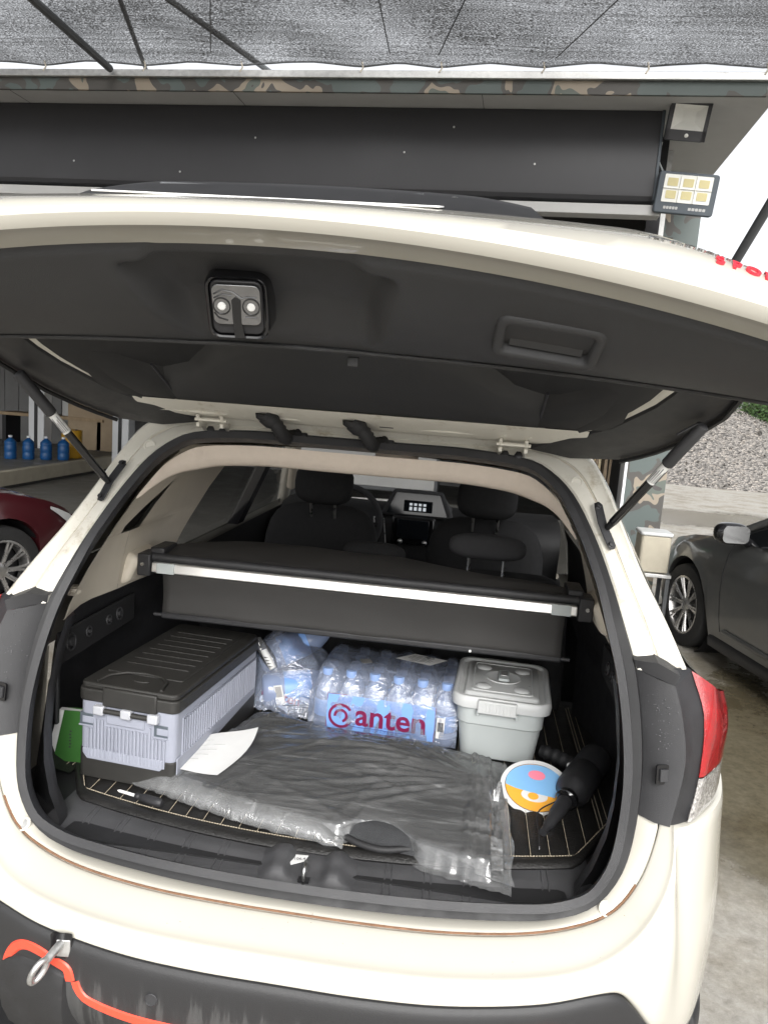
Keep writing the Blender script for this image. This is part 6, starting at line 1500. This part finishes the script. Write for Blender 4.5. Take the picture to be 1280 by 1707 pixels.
# ---------------------------------------------------------------- yard things at the right
t = empty('stand', (1.82, 5.0, GZ), label='small metal stand between the camouflage pillar and the grey car', cat='stand')
for x in (1.69, 1.92):
    for y in (4.9, 5.15): k = MB(); k.box((x-.015, y-.015, GZ), (x+.015, y+.015, .35)); k.build('leg', 'bar_grey', t)
k = MB(); k.box((1.66, 4.87, .35), (1.96, 5.18, .38)); k.build('top', 'galvanised', t, bevel=.004)
k = MB(); k.box((1.67, 4.88, -.02), (1.95, 5.17, .0)); k.build('shelf', 'galvanised', t)
thing_box('plastic_tray', 'dark lump on the lower shelf of the metal stand', 'tool', (1.74, 4.92, .002), (1.84, 5.05, .10), 'dark_metal', .03)
t = empty('crate', (1.81, 5.0, .385), label='cream plastic container on the metal stand', cat='container')
k = MB(); k.prism(rbox(.24, .24, .03), .30, Matrix.Translation((1.80, 5.02, .385))); k.build('crate_body', 'concrete_edge', t, bevel=.01)
k = MB(); k.prism(rbox(.26, .26, .03), .03, Matrix.Translation((1.80, 5.02, .686))); k.build('crate_lid', 'tub_lid', t, bevel=.01)
# gravel heap
k = MB(); rows = []
for i in range(40):
    f = i/39; r_ = []
    for j in range(72):
        a = 2*math.pi*j/72; rad = 6.4*f; x, y = 7.6+rad*math.cos(a)*1.15, 26.2+rad*math.sin(a)
        z = GZ+2.75*max(0, 1-f)**1.05*(1+.08*noise.noise((x*.5, y*.5, 0)))+.07*noise.noise((x*3, y*3, 1))*(1-f*.6)+.03*noise.noise((x*9, y*9, 1))
        r_.append((x, y, z))
    rows.append(r_)
k.grid(rows, cv=True); o = fix_normals(k.build('gravel_heap', 'gravel', None, smooth=80)); tag(o, 'big heap of grey brown gravel behind the grey car', 'gravel heap')
# loose stones on the heap's near face
rng = random.Random(8); k = MB()
for i in range(2600):
    a = rng.uniform(math.pi*1.0, math.pi*2.05); f = rng.uniform(.05, 1.02); rad = 6.4*f; x, y = 7.6+rad*math.cos(a)*1.15, 26.2+rad*math.sin(a); z = GZ+2.75*max(0, 1-f)**1.05+.03
    r_ = rng.uniform(.03, .09); c = Vector((x, y, z)); vs = [c+Vector((rng.uniform(-1, 1), rng.uniform(-1, 1), rng.uniform(-.6, 1))).normalized()*r_*rng.uniform(.6, 1) for _ in range(4)]
    k.add(vs, [(0, 1, 2), (0, 2, 3), (0, 3, 1), (1, 3, 2)])
o = k.build('loose_stones', 'gravel', None, smooth=0); o['kind'] = 'stuff'; o['label'] = 'loose angular stones on the gravel heap'; o['category'] = 'stones'
for i, (x0, y0, x1, y1) in enumerate(((7.6, 17.6, 12.6, 20.2), (7.9, 17.5, 12.8, 20.0), (8.0, 17.9, 13.0, 20.5))):
    k = MB(); k.tube([(x0, y0, GZ+.06+.02*i), ((x0+x1)/2, (y0+y1)/2, GZ+.10+.02*i), (x1, y1, GZ+.07+.02*i)], .055, 8); o = k.build('pole', 'bamboo', None, smooth=60); tag(o, '%s of three pale poles lying by the gravel heap' % ('middle', 'nearest', 'farthest')[i], 'pole', 'poles lying by the gravel heap')
k = MB(); k.tube([(9.62, 22.2, GZ), (9.95, 22.3, 2.6)], .02, 6); o = k.build('stake', 'bark', None); tag(o, 'thin upright stake stuck in the gravel heap', 'stake')
# trees
def tree(x, y, h, r, seed, label):
    rng = random.Random(seed); t = empty('tree', (x, y, GZ), label=label, cat='tree', group='trees behind the gravel heap')
    k = MB(); tr = cr([(x, y, GZ), (x+.1, y, GZ+h*.3), (x-.1, y+.1, GZ+h*.65), (x+.1, y, GZ+h*.9)], 10); k.tube(tr, [.16*(1-.8*i/9) for i in range(10)], 8)
    for i in range(9):
        a = rng.uniform(0, 6.28); p = tr[3+i % 6]; k.tube([p, p+Vector((math.cos(a)*r*.4, math.sin(a)*r*.4, .5)), p+Vector((math.cos(a)*r*.8, math.sin(a)*r*.8, .9))], [.06, .04, .015], 6)
    k.build('trunk', 'bark', t, smooth=60)
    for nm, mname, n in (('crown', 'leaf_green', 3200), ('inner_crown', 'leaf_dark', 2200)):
        k = MB(); cl_ = [(rng.gauss(0, r*.5), rng.gauss(0, r*.5), GZ+h*rng.uniform(.08, 1), rng.uniform(.35, .8)) for _ in range(34)]
        for i in range(n):
            cx, cy, cz, cr_ = cl_[i % 34]; v = Vector((rng.gauss(0, 1), rng.gauss(0, 1), rng.gauss(0, .8))).normalized()*cr_*rng.uniform(.5, 1.05)
            c = Vector((x+cx, y+cy, cz))+v; s_2 = rng.uniform(.05, .13); a = Vector((rng.gauss(0, 1), rng.gauss(0, 1), rng.gauss(0, 1))).normalized(); b0 = a.orthogonal().normalized()
            k.add([c-a*s_2, c+b0*s_2*.45, c+a*s_2, c-b0*s_2*.45], [(0, 1, 2, 3)])
        k.build(nm, mname, t, smooth=0)
for i, (x, y, h, r) in enumerate(((11.0, 36, 5.5, 1.9), (14.2, 37.5, 6.5, 2.2), (17.5, 36, 5.8, 2.0), (12.6, 33.5, 3.0, 1.4))):
    tree(x, y, h, r, 20+i, ('leafy tree behind the gravel heap, nearest the workshop', 'tall leafy tree behind the gravel heap', 'leafy tree behind the heap, farthest right', 'low bushy tree just behind the gravel heap')[i])
# ---------------------------------------------------------------- neighbouring cars
def saloon(name, loc, rz, paint, label, side):
    t = empty(name, (*loc, GZ), rz, label, 'car'); X = Matrix.Translation((*loc, GZ)) @ Matrix.Rotation(rz, 4, 'Z')
    YF, YR, WR = 1.42, -1.30, .325
    def bw(z): return ip([.12, .2, .35, .55, .72, .82, .90, .95], [.83, .87, .895, .905, .90, .885, .86, .83], z)
    def plan(y): return 1-.26*max(0, (y-1.2)/1.05)**2.6-.16*max(0, (-y-1.3)/1.0)**2.6
    def top(y): return ip([-2.3, -2.0, -1.4, -.8, .0, .8, 1.1, 1.5, 1.9, 2.15, 2.25], [.82, .95, 1.00, .97, .95, .945, .93, .875, .78, .68, .60], y)
    ys = [-2.3+.065*i for i in range(71)]
    def zl(y):
        z = .20
        for yc in (YF, YR):
            d = abs(y-yc)
            if d < .375: z = max(z, WR+.01+math.sqrt(.375**2-d*d))
        return z
    for s in (-1, 1):
        rows = []
        for f in (-.02, 0, .02, .1, .22, .36, .5, .62, .74, .85, .93, 1.0):
            r_ = []
            for y in ys:
                z0 = zl(y); z = z0+(top(y)-z0)*max(0, f); x = bw(min(.95, z/top(y)*.95))*plan(y)
                ar = max(0, 1-abs(math.hypot(y-YF, z-WR)-.385)/.06)*.014; x += ar
                if f < 0: x -= .10
                r_.append(X @ Vector((s*x, y, z)))
            rows.append(r_)
        k = MB(); k.grid(rows); fn_ = fix_normals(k.build('side_panel', paint, t, smooth=60))
        for yg, ln in ((.86, 0), (-.18, 0), (-1.05, 0)):
            kk = MB(); kk.tube([X @ Vector((s*(bw(min(.95, z/top(yg)*.95))*plan(yg)+.001), yg+(.04*math.sin((z-.3)*4)), z)) for z in [.28, .4, .55, .7, .82, .9, .93]], .0035, 5); kk.build('door_gap', 'rubber', fn_)
        kk = MB(); kk.tube([X @ Vector((s*(bw(.30)+.006), y, .30)) for y in (.80, .3, -.3, -.95)], .018, 8); kk.build('sill_moulding', paint, fn_, smooth=60)
        kk = MB(); kk.grid([[X @ Vector((s*(.87+dx), y, z)) for y in [1.0-.1*i for i in range(20)]] for dx, z in ((.0, .235), (.02, .20), (.01, .14), (-.06, .13))]); fix_normals(kk.build('sill', 'dark_metal', fn_, smooth=60))
        kk = MB(); kk.tube([X @ Vector((s*(bw(.94)-.012), y, top(y)+.004)) for y in [.72-.12*i for i in range(18)]], .008, 6); kk.build('belt_moulding', 'chrome', fn_, smooth=60)
        for y in (.05, -1.0): kk = MB(); kk.tube([X @ Vector((s*.905, y+dy, .80)) for dy in (-.09, 0, .09)], .012, 8); kk.build('door_handle', 'chrome', fn_, smooth=60)
        # wheels
        for yc in (YF, YR):
            wt = X @ frame((s*.80, yc, WR), (0, 1, 0), (s, 0, 0))
            kk = MB(); kk.lathe([(.215, -.10), (.29, -.105), (.315, -.09), (WR, -.06), (WR, .06), (.315, .09), (.29, .100), (.235, .098), (.222, .085)], 44, wt, cap=False); ty = kk.build('wheel', 'tyre', t, smooth=40)
            kk = MB(); kk.lathe([(.225, .080), (.228, .092), (.214, .094), (.205, .07), (.20, .0)], 44, wt, cap=False)
            for j in range(10):
                a = 2*math.pi*j/10
                for da in (-.055, .055):
                    kk.tube([wt @ Vector((.045*math.cos(a+da*2), .045*math.sin(a+da*2), .062)), wt @ Vector((.13*math.cos(a+da), .13*math.sin(a+da), .075)), wt @ Vector((.212*math.cos(a+da*1.5), .212*math.sin(a+da*1.5), .084))], [.012, .010, .011], 6)
            kk.lathe([(.062, .03), (.060, .068), (.045, .076), (.001, .078)], 20, wt); kk.build('rim', 'rim', ty, smooth=50)
            kk = MB(); kk.lathe([(.20, -.02), (.001, -.02)], 24, wt, cap=False); kk.build('brake_disc', 'dark_metal', ty)
            kk = MB(); kk.lathe([(.372, -.22), (.372, .05)], 36, X @ frame((s*.80, yc, WR), (0, 1, 0), (s, 0, 0)), cap=False); kk.lathe([(.372, -.22), (.01, -.22)], 36, X @ frame((s*.80, yc, WR), (0, 1, 0), (s, 0, 0)), cap=False); kk.build('arch_liner', 'rubber', t, smooth=60)
        # mirror
        mp_ = X @ Vector((s*1.02, .66, 1.03)); k = MB(); pillow(k, (0, 0, 0), .115, .07, .075, 2.8); k.v = [tuple(X @ Vector((s*(1.0+v[0]), .70+v[1], 1.02+v[2]))) for v in k.v]; mr_ = fix_normals(k.build('door_mirror', 'gloss_black', t, smooth=60))
        k = MB(); k.prism(rbox(.185, .115, .035, 5), .003, X @ frame((s*1.0, .634, 1.022), (-1, 0, 0), (0, -1, .0)) @ Matrix.Translation((0, 0, .002))); k.build('mirror_glass', 'chrome', mr_)
        k = MB(); k.tube([X @ Vector((s*.90, .72, .985)), X @ Vector((s*.84, .74, .955))], [.03, .035], 8); k.build('mirror_foot', 'gloss_black', mr_, smooth=60)
        # head and tail lamp
        k = MB(); k.grid([[X @ Vector((s*((bw(.7)*plan(y)+.006)*(.98 if dz else 1)), y, top(y)-.04-(.02+.08*(y-1.86)/.34)*f+.02*dz)) for y, dz in ((1.86, 0), (1.95, 0), (2.04, 0), (2.12, 0), (2.2, 0))] for f in (0, .35, .7, 1)]); fix_normals(k.build('head_lamp', 'headlamp', t, smooth=70))
        k = MB(); k.grid([[X @ Vector((s*(bw(.75)*plan(y)+.006), y, top(y)-.06-.14*f)) for y in (-1.95, -2.1, -2.28)] for f in (0, .5, 1)]); fix_normals(k.build('tail_lamp', 'red_lens', t, smooth=70))
    # bonnet, boot and cabin
    k = MB(); rows = []
    for y in [2.25, 2.2, 2.1, 1.95, 1.75, 1.5, 1.2, .95, .85]: rows.append([X @ Vector((u*bw(.95)*plan(y), y, top(y)+.045*(1-u*u)*(1 if y < 2.1 else .4))) for u in [-1+.1*i for i in range(21)]])
    k.grid(rows); fix_normals(k.build('bonnet', paint, t, smooth=60))
    k = MB(); rows = []
    for y in [-1.55, -1.8, -2.0, -2.2, -2.3]: rows.append([X @ Vector((u*bw(.95)*plan(y), y, top(y)+.03*(1-u*u))) for u in [-1+.1*i for i in range(21)]])
    k.grid(rows); fix_normals(k.build('boot_lid', paint, t, smooth=60))
    for y, nm in ((2.25, 'front_bumper'), (-2.3, 'rear_bumper')):
        sg = 1 if y > 0 else -1
        k = MB(); rows = []
        for z, dy in ((top(y)+.02, 0), (.55, .05), (.4, .06), (.25, .03), (.18, -.05)): rows.append([X @ Vector((u*bw(.6)*plan(y)*1.0, y+sg*dy*(1-u*u*.7), z)) for u in [-1+.1*i for i in range(21)]])
        k.grid(rows); fix_normals(k.build(nm, paint, t, smooth=60))
    gh = [(1.02, .945, .80), (.25, 1.36, .62), (-.2, 1.42, .60), (-.9, 1.40, .59), (-1.3, 1.30, .60), (-1.75, .99, .74)]
    k = MB(); rows = [[X @ Vector((u*w_, y, z-.02*u*u)) for u in [-1+.2*i for i in range(11)]] for y, z, w_ in gh[1:5]]; k.grid(rows); fix_normals(k.build('roof', paint, t, smooth=60))
    for a, b0, nm in ((gh[0], gh[1], 'windscreen'), (gh[4], gh[5], 'rear_window')):
        k = MB(); k.grid([[X @ Vector((u*q[2], q[0], q[1]-.02*u*u)) for u in [-1+.2*i for i in range(11)]] for q in (a, b0)]); fix_normals(k.build(nm, 'dark_glass', t, smooth=60))
    for s in (-1, 1):
        ry = [.95, .25, -.2, -.9, -1.3, -1.75]
        k = MB(); k.grid([[X @ Vector((s*.845, y, top(y)+.005)) for y in (.93, .5, .0, -.5, -1.0, -1.7)], [X @ Vector((s*(.60), y, z-.025)) for y, z in ((.27, 1.35), (.1, 1.38), (-.2, 1.42), (-.6, 1.415), (-.95, 1.40), (-1.28, 1.31))]]); fix_normals(k.build('side_glass', 'dark_glass', t, smooth=60))
        k = MB(); k.tube([X @ Vector(p) for p in ((s*.83, 1.0, .955), (s*.73, .6, 1.16), (s*.615, .24, 1.365), (s*.60, -.3, 1.415), (s*.595, -.9, 1.40), (s*.62, -1.32, 1.29), (s*.76, -1.75, 1.0))], .03, 8); k.build('roof_rail', paint, t, smooth=60)
        k = MB(); k.tube([X @ Vector((s*.85, -.2, .96)), X @ Vector((s*.605, -.25, 1.40))], .03, 6); k.build('door_pillar', 'gloss_black', t)
    k = MB(); c = [(-.80, -2.15, .16), (.80, -2.15, .16), (.80, 2.0, .16), (-.80, 2.0, .16), (-.62, -2.0, .30), (.62, -2.0, .30), (.62, 1.9, .30), (-.62, 1.9, .30)]; k.hexa([X @ Vector(p) for p in c]); k.build('underbody', 'rubber', t)
saloon('parked_car', (3.16, 3.45), R(12), 'grey_paint', 'dark grey saloon parked to the right of the white suv', -1)
saloon('parked_car', (-4.30, 2.50), R(-20.5), 'red_paint', 'dark red car parked to the left of the white suv', 1)
# small weed at the edge of the yard
rng = random.Random(2)
t = empty('weed', (-.62, .05, GZ), label='tiny green weed on the concrete below the bumper', cat='weed')
k = MB()
for i in range(14):
    a = rng.uniform(0, 6.28); c = Vector((-.66, .27, GZ+.002)); d = Vector((math.cos(a), math.sin(a), .5))*.022; n = Vector((-math.sin(a), math.cos(a), 0))*.005; k.add([c, c+d*.5+n, c+d, c+d*.5-n], [(0, 1, 2, 3)])
k.build('leaves', 'leaf_green', t, smooth=0)
